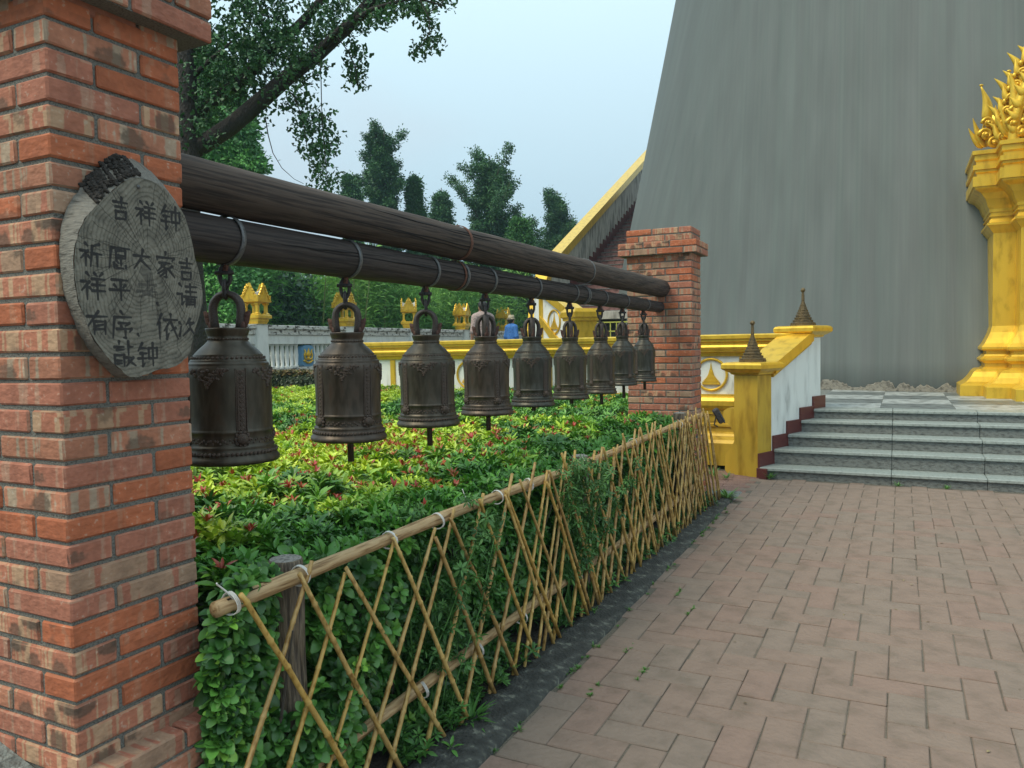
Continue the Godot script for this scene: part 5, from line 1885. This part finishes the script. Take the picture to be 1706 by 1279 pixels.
func make_ginkgo() -> void:
	var t := thing("ginkgo_tree", "old ginkgo with leaning limb and drooping leafy shoots behind the near pillar", "tree", Vector3(-6.95, 0.0, -6.1))
	var off := away(t)
	var st := S(true)
	tube(st, [Vector3(-6.98, 0.0, -6.08), Vector3(-6.95, 1.0, -6.08), Vector3(-6.93, 1.9, -6.1), Vector3(-6.97, 2.7, -6.1), Vector3(-6.97, 3.6, -6.15), Vector3(-7.0, 4.8, -6.2), Vector3(-7.1, 6.5, -6.2), Vector3(-7.1, 8.5, -6.1)], [0.22, 0.17, 0.15, 0.135, 0.12, 0.10, 0.075, 0.035], 18)
	part("trunk", done(st), mats.bark, t, off)
	var limbs := [
		[[300, 262, 8.6], [340, 240, 8.55], [385, 210, 8.5], [430, 172, 8.5], [480, 128, 8.5], [530, 90, 8.5], [590, 35, 8.5], [650, -40, 8.5], [720, -130, 8.4]],
		[[310, 205, 8.6], [360, 165, 8.6], [410, 128, 8.6], [460, 80, 8.7], [510, 30, 8.7], [560, -30, 8.7]],
		[[530, 90, 8.5], [565, 50, 8.3], [620, 15, 8.2], [690, -5, 8.1], [740, 10, 8.1]],
		[[405, 140, 8.6], [430, 95, 8.9], [440, 50, 9.2], [430, 0, 9.3]],
		[[310, 140, 8.6], [350, 100, 8.3], [385, 70, 8.1]]]
	var rads := [[0.10, 0.098, 0.094, 0.09, 0.083, 0.074, 0.064, 0.052, 0.04], [0.07, 0.065, 0.06, 0.055, 0.05, 0.035], [0.035, 0.03, 0.022, 0.015, 0.006], [0.03, 0.025, 0.018, 0.01], [0.03, 0.02, 0.01]]
	for k in limbs.size():
		var pts := []
		for q in limbs[k]:
			pts.append(at(q[0], q[1], q[2]))
		st = S(true)
		tube(st, pts, rads[k], 14 if k < 2 else 8)
		part("limb", done(st), mats.bark, t, off)
	# bare and leafy hanging shoots
	var tw := [
		[[442, 195, 8.5], [447, 225, 8.5], [455, 255, 8.5], [470, 280, 8.5], [490, 298, 8.5], [506, 306, 8.5]],
		[[533, 92, 8.4], [535, 130, 8.4], [536, 180, 8.4], [539, 230, 8.4], [544, 285, 8.4], [548, 330, 8.4]],
		[[700, 0, 8.1], [715, 30, 8.1], [716, 55, 8.1], [700, 78, 8.1], [686, 92, 8.1]],
		[[740, 0, 8.1], [728, 12, 8.1], [712, 22, 8.1]],
		[[560, 60, 8.4], [580, 85, 8.4], [592, 110, 8.4], [597, 150, 8.4]],
		[[470, 140, 8.4], [490, 160, 8.4], [505, 200, 8.4], [512, 250, 8.4]],
		[[455, 30, 8.4], [430, 22, 8.3], [405, 20, 8.3]]]
	for q in tw:
		var pts := []
		for p in q:
			pts.append(at(p[0], p[1], p[2]))
		st = S(true)
		tube(st, pts, [0.007, 0.006, 0.005, 0.004, 0.003, 0.003].slice(0, pts.size()), 5)
		part("twig", done(st), mats.bark, t, off)
	var lm := leafmat(Color.WHITE, Color(0.18, 0.25, 0.1), 0.55)
	var sprays := [ginkgo_spray(1, 8), ginkgo_spray(2, 7)]
	var xs := [[], []]
	var cs := [[], []]
	#        px   py  rx  ry  count
	var blobs := [[430, 45, 62, 48, 150], [505, 38, 72, 44, 190], [590, 20, 60, 30, 110], [385, 95, 55, 42, 150], [455, 100, 62, 46, 170], [345, 75, 36, 26, 70], [420, 15, 26, 22, 30], [525, 235, 24, 42, 90], [505, 190, 26, 28, 45], [540, 280, 16, 30, 38], [546, 310, 14, 14, 18], [590, 100, 13, 30, 40], [598, 135, 10, 18, 20], [660, 8, 44, 16, 70], [705, 18, 24, 18, 40], [722, 58, 14, 18, 26], [698, 84, 18, 11, 22], [515, 110, 36, 26, 70], [490, 165, 22, 18, 30], [443, 186, 9, 12, 8], [345, 150, 40, 45, 110], [330, 215, 30, 30, 60], [400, 140, 40, 24, 60], [520, -60, 200, 50, 300], [360, -40, 120, 60, 200], [640, 20, 14, 14, 16], [735, -10, 20, 18, 24], [545, 215, 12, 40, 30]]
	for b in blobs:
		for i in int(b[4] * (0.66 if b[2] > 30 else 0.55)):
			var a := rnd(0, TAU)
			var r := sqrt(rng.randf())
			var p := at(b[0] + cos(a) * r * b[2] + rng.randfn(0, 5), b[1] + sin(a) * r * b[3] + rng.randfn(0, 5), 8.62 + rng.randfn(0, 0.30) * minf(1.0, b[2] / 40.0))
			var k := rng.randi() % 2
			xs[k].append(Transform3D(tilt(0.6, rnd(0.75, 1.15)), p - t.position))
			cs[k].append(ccol([0.025, 0.085, 0.028], [0.045, 0.14, 0.04], rng.randf()))
	many("crown", sprays[0], lm, xs[0], cs[0], t)
	many("crown", sprays[1], lm, xs[1], cs[1], t)

# ------------------------------------------------------------------ trees beyond the wall
func leaf_puff(sd: int, n: int, spread: float, len: float, wid: float) -> ArrayMesh:
	var r := RandomNumberGenerator.new()
	r.seed = sd
	var st := S()
	for i in n:
		var p := Vector3(r.randfn(0, 1), r.randfn(0, 0.8), r.randfn(0, 1)) * spread * 0.5
		var d := (p.normalized() + Vector3(r.randf_range(-1, 1), r.randf_range(-1.0, 0.6), r.randf_range(-1, 1))).normalized()
		var s := d.cross(Vector3(r.randf_range(-1, 1), r.randf_range(-1, 1), r.randf_range(-1, 1))).normalized()
		var l := len * r.randf_range(0.7, 1.2)
		var e := p + d * l
		var m := p + d * l * 0.45 + Vector3(0, l * 0.1, 0)
		tri(st, p, m + s * wid * 0.5, e)
		tri(st, p, e, m - s * wid * 0.5)
	return done(st)

func make_far_trees() -> void:
	var lm := leafmat(Color.WHITE, Color(0.2, 0.25, 0.1), 0.6)
	var puffs := [leaf_puff(1, 46, 0.42, 0.17, 0.11), leaf_puff(2, 46, 0.36, 0.17, 0.11)]
	# px, top, half width px, depth, tint
	var T := [
		[586, 283, 24, 40.0, 0.35, "small dark ginkgo beyond the wall, half hidden by the drooping shoots"],
		[640, 203, 42, 36.0, 0.15, "tall narrow dark ginkgo with lopsided crown, tallest beyond the wall"],
		[690, 286, 26, 37.0, 0.4, "thin feathery conifer close behind the tallest ginkgo"],
		[735, 303, 42, 41.0, 0.25, "low cone-shaped dark tree between the two large ginkgos"],
		[816, 250, 54, 36.0, 0.2, "broad spiky dark ginkgo with upswept branches, left of the upper stair"],
		[866, 358, 24, 33.0, 0.9, "light green young tree at the right foot of the broad ginkgo"],
		[928, 308, 40, 42.0, 0.15, "dark tree just behind the golden stair coping"]]
	for q in T:
		var depth: float = q[3]
		var top := at(q[0], q[1], depth)
		var base := Vector3(top.x, 0.0, top.z)
		var t := thing("ginkgo_tree" if q[0] != 690 else "conifer_tree", q[5], "tree", base, 0.0, "trees beyond the white wall")
		var st := S(true)
		tube(st, [Vector3.ZERO, Vector3(0.05, top.y * 0.4, 0), Vector3(-0.05, top.y * 0.8, 0.02), Vector3(0, top.y * 0.97, 0)], [0.2, 0.15, 0.08, 0.02], 8)
		var bt := st
		var R: float = q[2] / FOCAL * depth
		var xs := [[], []]
		var cs := [[], []]
		var n := FastNoiseLite.new()
		n.seed = int(q[0])
		n.frequency = 0.35
		var y0 := 1.6
		var nb := 60
		var lean := 0.0
		if q[0] == 640:
			lean = -0.55
		for b in nb:
			var f := float(b) / nb
			var y := lerpf(y0, top.y - 0.75 * R, pow(f, 0.9))
			var a := b * 2.4 + rnd(-0.4, 0.4)
			var rel := (y - y0) / (top.y - y0)
			var prof := 0.25 + 0.75 * pow(1.0 - rel, 0.6)
			if q[0] == 640:
				prof = 0.66 + 0.22 * sin(rel * 10.0)
			elif q[0] == 816:
				prof = 0.50 + 0.55 * sin(minf(1.0, rel * 1.1) * PI)
			elif q[0] == 735 or q[0] == 690:
				prof = 0.12 + 1.0 * (1.0 - rel)
			prof *= rnd(0.45, 1.7)
			var out := R * prof * (1.0 - 0.45 * pow(rel, 4.0))
			var rise := out * lerpf(0.25, 1.2 if q[0] == 816 else 0.8, rel) + 0.5 * R * pow(rel, 3.0) * rnd(0.3, 1.2)
			var mid := Vector3(lean * R * (rel - 0.5), y, 0)
			var tip := mid + Vector3(cos(a) * out, rise, sin(a) * out)
			if b % 2 == 0:
				tube(bt, [mid - Vector3(0, rise * 0.3, 0), tip], [0.05, 0.012], 5)
			var m := 30
			var cr := R * rnd(0.08, 0.14)
			for i in m:
				var g := pow(rng.randf(), 0.75)
				var p := mid.lerp(tip, g) - Vector3(0, 0.25 * out * g * (1.0 - g) + 0.22 * out * maxf(0.0, g - 0.6), 0) + Vector3(rng.randfn(0, cr), rng.randfn(0, cr * 0.7), rng.randfn(0, cr)) * (1.3 - 1.05 * g)
				var k := rng.randi() % 2
				xs[k].append(Transform3D(tilt(0.8, rnd(0.5, 0.95) * (1.0 - 0.35 * g)), p))
				cs[k].append(ccol([0.022, 0.085, 0.034], [0.08, 0.22, 0.05], clampf(q[4] + rnd(-0.25, 0.35) + 0.2 * g, 0, 1)))
		part("trunk", done(bt), mats.farbark, t)
		many("crown", puffs[0], lm, xs[0], cs[0], t)
		many("crown", puffs[1], lm, xs[1], cs[1], t)
	# broad green tree right behind the ginkgo limb
	var g := thing("broadleaf_tree", "bright green leafy tree standing close behind the leaning ginkgo limb", "tree", at(330, 640, 18.9) * Vector3(1, 0, 1))
	var bt := S(true)
	tube(bt, [Vector3.ZERO, Vector3(0.1, 2.0, 0), Vector3(0, 4.5, 0.1), Vector3(0, 6.6, 0)], [0.2, 0.15, 0.09, 0.02], 9)
	part("trunk", done(bt), mats.farbark, g)
	var xs := [[], []]
	var cs := [[], []]
	for b in [[335, 150, 66, 62, 560], [370, 225, 48, 58, 420], [395, 275, 40, 30, 200], [330, 270, 50, 60, 300], [350, 480, 75, 70, 520], [260, 200, 90, 130, 500], [200, 420, 110, 120, 300]]:
		for i in int(b[4]):
			var a := rnd(0, TAU)
			var r := sqrt(rng.randf())
			var p := at(b[0] + cos(a) * r * b[2], b[1] + sin(a) * r * b[3], 18.8 + rng.randfn(0, 0.5))
			var k := rng.randi() % 2
			xs[k].append(Transform3D(tilt(0.8, rnd(0.35, 0.75)), p - g.position))
			cs[k].append(ccol([0.035, 0.15, 0.04], [0.13, 0.36, 0.07], clampf(rng.randf() * (1.2 if b[1] > 400 else 0.9), 0, 1)))
	many("crown", puffs[0], lm, xs[0], cs[0], g)
	many("crown", puffs[1], lm, xs[1], cs[1], g)
	# grove behind the white wall: bamboo and dark undergrowth read as one mass
	var gr := thing("bamboo_grove", "dense green grove of bamboo and dark shrubs behind the white balustrade", "grove", Vector3(-17.0, 0, -19.0))
	gr.set_meta("kind", "stuff")
	var bl := leaf_puff(5, 70, 0.6, 0.24, 0.034)
	var dk := leaf_puff(6, 60, 0.5, 0.16, 0.09)
	var xa := []
	var ca := []
	var xb := []
	var cb := []
	var nn := FastNoiseLite.new()
	nn.seed = 3
	nn.frequency = 0.22
	for i in 5600:
		var u := rnd(300, 1010)
		var bam := rng.randf() < 0.72
		var dist := (rnd(20.5, 24.5) if bam else rnd(23.5, 30.0)) + (u - 400.0) * 0.017
		var top := 3.0 + 1.2 * nn.get_noise_1d(u * 0.05) + dist * 0.03
		var gpt := at(u, 583.0, dist)
		var y := 0.3 + (top - 0.3) * pow(rng.randf(), 0.8)
		if gpt.x > -13.6 - 0.02 * (-gpt.z - 10.0):
			continue
		var p := Vector3(gpt.x, y, gpt.z)
		var m := nn.get_noise_3d(p.x, p.y, p.z)
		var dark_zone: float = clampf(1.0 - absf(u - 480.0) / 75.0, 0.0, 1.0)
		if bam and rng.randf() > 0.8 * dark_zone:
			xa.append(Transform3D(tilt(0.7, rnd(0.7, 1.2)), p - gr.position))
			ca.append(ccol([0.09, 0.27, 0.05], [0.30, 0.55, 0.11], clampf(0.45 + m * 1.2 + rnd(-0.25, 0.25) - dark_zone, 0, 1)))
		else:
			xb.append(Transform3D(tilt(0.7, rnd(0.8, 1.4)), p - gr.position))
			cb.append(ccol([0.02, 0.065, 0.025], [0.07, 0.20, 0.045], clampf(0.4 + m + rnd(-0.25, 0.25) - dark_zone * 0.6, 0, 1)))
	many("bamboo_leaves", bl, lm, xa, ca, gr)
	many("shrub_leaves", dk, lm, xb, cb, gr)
	var culm := S()
	tube(culm, [Vector3.ZERO, Vector3(0.05, 2.4, 0), Vector3(0.25, 4.2, 0.1)], [0.03, 0.025, 0.008], 6)
	var xc := []
	for i in 260:
		var gpt := at(rnd(330, 900), 583, rnd(22, 30))
		if gpt.x > -14.0 - 0.02 * (-gpt.z - 10.0):
			continue
		xc.append(Transform3D(tilt(0.15, rnd(0.8, 1.1)), Vector3(gpt.x, 0, gpt.z) - gr.position))
	many("bamboo_culms", done(culm), mat(lin(0.12, 0.17, 0.05), 0.6), xc, [], gr)

# ------------------------------------------------------------------ people
func nets(caps: Array, cell: float, grow := 0.0, blend := 0.03) -> ArrayMesh:
	var lo := Vector3.ONE * 1e9
	var hi := -lo
	for c in caps:
		var r: float = maxf(c[2], c[3]) + grow + cell * 2.0
		for e in [c[0], c[1]]:
			lo = lo.min(e - Vector3.ONE * r)
			hi = hi.max(e + Vector3.ONE * r)
	var dim := Vector3i((hi - lo) / cell) + Vector3i.ONE * 2
	var val := PackedFloat32Array()
	val.resize(dim.x * dim.y * dim.z)
	var id := func(x: int, y: int, z: int) -> int: return (z * dim.y + y) * dim.x + x
	for z in dim.z:
		for y in dim.y:
			for x in dim.x:
				var p := lo + Vector3(x, y, z) * cell
				var s := 0.0
				for c in caps:
					var a: Vector3 = c[0]
					var d: Vector3 = c[1] - a
					var f := clampf((p - a).dot(d) / maxf(d.length_squared(), 1e-6), 0.0, 1.0)
					var q := p - (a + d * f)
					if c.size() > 4:
						q.z /= c[4]
					var dist := q.length() - lerpf(c[2], c[3], f) - grow
					s += exp(-dist / blend)
				val[id.call(x, y, z)] = -blend * log(maxf(s, 1e-12))
	var vid := {}
	var pos := []
	var off := [[0, 0, 0], [1, 0, 0], [0, 1, 0], [1, 1, 0], [0, 0, 1], [1, 0, 1], [0, 1, 1], [1, 1, 1]]
	var edges := [[0, 1], [2, 3], [4, 5], [6, 7], [0, 2], [1, 3], [4, 6], [5, 7], [0, 4], [1, 5], [2, 6], [3, 7]]
	for z in dim.z - 1:
		for y in dim.y - 1:
			for x in dim.x - 1:
				var vs := []
				var neg := 0
				for o in off:
					var v := val[id.call(x + o[0], y + o[1], z + o[2])]
					vs.append(v)
					if v < 0:
						neg += 1
				if neg == 0 or neg == 8:
					continue
				var sum := Vector3.ZERO
				var cnt := 0
				for e in edges:
					var a: float = vs[e[0]]
					var b: float = vs[e[1]]
					if (a < 0) != (b < 0):
						var f := a / (a - b)
						var pa := Vector3(off[e[0]][0], off[e[0]][1], off[e[0]][2])
						var pb := Vector3(off[e[1]][0], off[e[1]][1], off[e[1]][2])
						sum += pa.lerp(pb, f)
						cnt += 1
				vid[id.call(x, y, z)] = pos.size()
				pos.append(lo + (Vector3(x, y, z) + sum / cnt) * cell)
	var st := S(true)
	for z in range(1, dim.z - 1):
		for y in range(1, dim.y - 1):
			for x in range(1, dim.x - 1):
				var v0 := val[id.call(x, y, z)]
				for ax in 3:
					var v1 := val[id.call(x + (1 if ax == 0 else 0), y + (1 if ax == 1 else 0), z + (1 if ax == 2 else 0))]
					if (v0 < 0) == (v1 < 0):
						continue
					var u := [Vector3i(0, 1, 0), Vector3i(0, 0, 1), Vector3i(1, 0, 0)][ax] as Vector3i
					var w := [Vector3i(0, 0, 1), Vector3i(1, 0, 0), Vector3i(0, 1, 0)][ax] as Vector3i
					var c := Vector3i(x, y, z)
					var ids := []
					for o in [Vector3i.ZERO, -u, -u - w, -w]:
						var e: Vector3i = c + o
						ids.append(vid.get(id.call(e.x, e.y, e.z), -1))
					if ids.has(-1):
						continue
					if v0 < 0:
						quad(st, pos[ids[0]], pos[ids[1]], pos[ids[2]], pos[ids[3]])
					else:
						quad(st, pos[ids[3]], pos[ids[2]], pos[ids[1]], pos[ids[0]])
	return done(st)

func make_person(label: String, pos: Vector3, turn: float, shirt: Color, hat: bool, sleeves: bool) -> void:
	var t := thing("person", label, "person", pos, turn)
	var skin := mat(lin(0.36, 0.19, 0.12), 0.6)
	var torso := [[Vector3(0, 0.98, 0), Vector3(0, 1.15, 0), 0.15, 0.14, 0.75], [Vector3(0, 1.15, 0), Vector3(0, 1.38, 0.0), 0.145, 0.155, 0.75], [Vector3(-0.15, 1.41, 0), Vector3(0.15, 1.41, 0), 0.07, 0.07]]
	var arms := []
	for s in [-1.0, 1.0]:
		arms.append([Vector3(s * 0.19, 1.40, 0), Vector3(s * 0.25, 1.13, 0.02), 0.052, 0.042])
		arms.append([Vector3(s * 0.25, 1.13, 0.02), Vector3(s * 0.235, 0.89, -0.06), 0.04, 0.03])
	var hands := []
	for s in [-1.0, 1.0]:
		hands.append([Vector3(s * 0.234, 0.86, -0.07), Vector3(s * 0.232, 0.80, -0.08), 0.028, 0.03, 0.6])
		for f in 4:
			hands.append([Vector3(s * 0.232, 0.79, -0.105 + f * 0.017), Vector3(s * 0.226, 0.725 + absf(f - 1.5) * 0.008, -0.11 + f * 0.017), 0.009, 0.008])
		hands.append([Vector3(s * 0.228, 0.82, -0.11), Vector3(s * 0.215, 0.77, -0.135), 0.01, 0.008])
	var legs := []
	for s in [-1.0, 1.0]:
		legs.append([Vector3(s * 0.09, 0.95, 0), Vector3(s * 0.10, 0.5, -0.02 * s), 0.092, 0.058])
		legs.append([Vector3(s * 0.10, 0.5, -0.02 * s), Vector3(s * 0.10, 0.09, 0.03 * s), 0.056, 0.036])
	var feet := []
	for s in [-1.0, 1.0]:
		feet.append([Vector3(s * 0.10, 0.045, 0.05), Vector3(s * 0.115, 0.035, -0.13), 0.042, 0.036])
	var head := [[Vector3(0, 1.42, 0), Vector3(0, 1.52, -0.01), 0.055, 0.052], [Vector3(0, 1.595, -0.012), Vector3(0, 1.64, 0.0), 0.078, 0.09], [Vector3(0, 1.555, -0.055), Vector3(0, 1.56, -0.06), 0.045, 0.045], [Vector3(0, 1.60, -0.09), Vector3(0, 1.575, -0.107), 0.012, 0.014]]
	for s in [-1.0, 1.0]:
		head.append([Vector3(s * 0.085, 1.61, 0.005), Vector3(s * 0.088, 1.58, 0.0), 0.014, 0.01])
	part("body", nets(torso + arms + hands + legs + feet + head, 0.024, 0.0, 0.012), skin, t)
	part("shirt", nets(torso + (arms if sleeves else [arms[0], arms[2]]), 0.026, 0.016, 0.016), mat(shirt, 0.85, mats.blotch, Vector3(3, 3, 3)), t)
	part("trousers", nets([torso[0]] + legs, 0.028, 0.012, 0.016), mat(lin(0.05, 0.055, 0.07), 0.9), t)
	part("shoe", nets(feet, 0.02, 0.012, 0.01), mat(lin(0.03, 0.03, 0.03), 0.6), t)
	part("hair", nets([[Vector3(0, 1.635, 0.02), Vector3(0, 1.655, 0.0), 0.092, 0.086], [Vector3(0, 1.57, 0.05), Vector3(0, 1.60, 0.05), 0.05, 0.06]], 0.018, 0.006, 0.012), mat(lin(0.015, 0.013, 0.012), 0.6), t)
	var st := S(true)
	for s in [-1.0, 1.0]:
		ball(st, Vector3(s * 0.032, 1.612, -0.082), Vector3(0.012, 0.008, 0.008), 8)
	tube(st, [Vector3(-0.024, 1.537, -0.098), Vector3(0, 1.533, -0.104), Vector3(0.024, 1.537, -0.098)], [0.005], 6)
	part("face_features", done(st), mat(lin(0.06, 0.03, 0.025), 0.5), t)
	if hat:
		st = S(true)
		lathe(st, [[0.15, 1.655], [0.155, 1.662], [0.105, 1.672], [0.098, 1.69], [0.092, 1.76], [0.075, 1.785], [0.03, 1.775], [0.005, 1.77]], 26)
		part("straw_hat", done(st), mat(lin(0.56, 0.50, 0.36), 0.9, mats.blotch, Vector3(6, 6, 6)), t)
		st = S(true)
		lathe(st, [[0.1005, 1.676], [0.1005, 1.70]], 26, Vector3.ZERO, false)
		part("hat_band", done(st), mat(lin(0.10, 0.09, 0.07), 0.9), t)

func make_people() -> void:
	make_person("person in a blue long-sleeved shirt and straw hat walking behind the gold wall", Vector3(-10.72, 0.67, -21.5), deg_to_rad(-20), lin(0.06, 0.22, 0.62), true, true)
	make_person("bareheaded person in a pale pinkish shirt standing behind the fourth bell", Vector3(-7.42, 0.67, -13.62), deg_to_rad(60), lin(0.45, 0.34, 0.31), false, false)

# ------------------------------------------------------------------ weeds and tufts
func blade_tuft(sd: int, n: int, len: float, wid: float) -> ArrayMesh:
	var r := RandomNumberGenerator.new()
	r.seed = sd
	var st := S()
	for i in n:
		var a := r.randf_range(0, TAU)
		var el := r.randf_range(0.5, 1.4)
		var d := Vector3(cos(a) * cos(el), sin(el), sin(a) * cos(el))
		leaf(st, Vector3(cos(a), 0, sin(a)) * r.randf_range(0, 0.015), d, Vector3(-sin(a), 0, cos(a)), len * r.randf_range(0.6, 1.1), wid, 0.1, 0.4)
	return done(st)

func make_weeds() -> void:
	var lm := leafmat(lin(0.07, 0.20, 0.035), Color(0.3, 0.35, 0.15), 0.55)
	lm.vertex_color_use_as_albedo = false
	var m := [blade_tuft(1, 26, 0.10, 0.012), blade_tuft(2, 34, 0.13, 0.016), blade_tuft(3, 18, 0.06, 0.012)]
	var spots := [[-1.28, -8.83, 1, 0.9, "green tuft of grass growing at the foot of the lowest step"], [-1.86, -8.72, 0, 1.3, "weedy tuft left of the gold newel's foot"], [-2.02, -8.85, 0, 1.2, "weedy tuft against the gold wall plinth"], [-1.70, -8.62, 0, 0.9, "weedy tuft in front of the scalloped bracket"], [-1.47, -7.48, 1, 1.2, "leafy tuft at the end post of the bamboo fence"], [-0.02, -8.80, 2, 1.0, "tiny weed at the bottom riser, middle of the steps"], [0.42, -8.80, 2, 1.0, "tiny weed at the bottom riser, towards the right edge"], [-1.52, -2.62, 1, 0.9, "small weed at the foot of the near bamboo canes"]]
	for s in spots:
		var t := thing("weed_tuft", s[4], "weed", Vector3(s[0], 0.0 if s[0] > -1.45 else 0.01, s[1]), 0.0, "weeds growing at the pavement edges")
		part("blades", m[s[2]], lm, t, Transform3D(Basis(Vector3.UP, rnd(0, 6)) * Basis.from_scale(Vector3.ONE * s[3]), Vector3.ZERO))
	# moss and seedlings in the paving joints
	var xs := []
	for i in 40:
		var z := rnd(-7.5, -2.0)
		xs.append(Transform3D(tilt(0.2, rnd(0.25, 0.5)), Vector3(-1.31 + 0.0154 * z + absf(rng.randfn(0, 0.02)), 0.0, z)))
	for c in [[-1.19, -3.1], [-1.19, -3.62], [-1.045, -4.3], [-1.19, -4.6], [-1.045, -3.37]]:
		for i in 5:
			xs.append(Transform3D(tilt(0.2, rnd(0.18, 0.4)), Vector3(c[0] + rnd(-0.01, 0.01) , -0.004, c[1] + rnd(-0.09, 0.09))))
	var o := many("joint_moss", m[2], lm, xs, [], self)
	o.set_meta("label", "thin moss and seedlings growing along the kerb and paving joints")
	o.set_meta("category", "moss")
	# bits of fallen leaf and grit on the paving
	var lx := []
	var lc := []
	for i in 70:
		var z := -2.0 - 6.7 * rng.randf()
		lx.append(Transform3D(tilt(0.3, rnd(0.15, 0.5)), Vector3(-1.25 + 2.2 * rng.randf(), 0.004, z)))
		lc.append(ccol([0.30, 0.24, 0.12], [0.10, 0.07, 0.04], rng.randf()))
	var lit := many("fallen_leaves", rosette(14, 1, 0.05, 0.022, true, 0.0, 0.1), leafmat(Color.WHITE, Color(0.1, 0.1, 0.05), 0.8), lx, lc, self)
	lit.set_meta("label", "scattered dry fallen leaf bits on the brick paving")
	lit.set_meta("category", "fallen leaves")
	# low green growth along the foot of the fence
	var gl := leafmat(Color.WHITE, Color(0.3, 0.35, 0.15), 0.55)
	var gx := []
	var gc := []
	for i in 900:
		var z := -1.5 - 5.6 * rng.randf()
		if sin(z * 4.3) + sin(z * 9.7) < -0.6:
			continue
		gx.append(Transform3D(tilt(0.7, rnd(0.6, 1.2)), Vector3(-1.60 + rng.randfn(0, 0.05), rnd(0.03, 0.12), z)))
		gc.append(ccol([0.03, 0.10, 0.02], [0.09, 0.24, 0.04], rng.randf()))
	var gcov := many("ground_cover", rosette(12, 9, 0.045, 0.016, false, 0.0, 1.2), gl, gx, gc, self)
	gcov.set_meta("label", "low leafy ground cover along the foot of the bamboo fence")
	gcov.set_meta("category", "ground cover")
	# straggling wild plants that grow through the fence
	var lw := leafmat(Color.WHITE, Color(0.35, 0.4, 0.2), 0.55)
	var sprig := rosette(9, 10, 0.034, 0.012, false, -0.6, 0.9)
	for k in 3:
		var zc: float = [-3.72, -4.05, -2.45][k]
		var t := thing("wild_plant", ["straggling wild weed climbing the fence left of the middle post", "wild weed growing through the fence at the middle post", "wild leafy weed behind the fence where the near canes cross"][k], "weed", Vector3(-1.60, 0.02, zc), 0.0, "wild weeds growing through the bamboo fence")
		var st := S()
		var xf := []
		var cs := []
		for s in 9:
			var pts := []
			var p := Vector3(rnd(-0.05, 0.03), 0, rnd(-0.1, 0.1))
			var d := Vector3(rnd(-0.05, 0.12), 1, rnd(-0.35, 0.35)).normalized()
			for i in 9:
				pts.append(p)
				p += d * 0.095
				d = (d + Vector3(rnd(-0.12, 0.12), -0.02, rnd(-0.15, 0.15))).normalized()
				if i > 1:
					for q in 5:
						xf.append(Transform3D(tilt(1.2, rnd(0.7, 1.3)), p + Vector3(rnd(-0.03, 0.04), rnd(-0.05, 0.05), rnd(-0.04, 0.04))))
						cs.append(ccol([0.04, 0.12, 0.03], [0.10, 0.24, 0.05], rng.randf()))
			tube(st, pts, [0.0028], 4)
		part("stem", done(st), lm, t)
		many("foliage", sprig, lw, xf, cs, t)
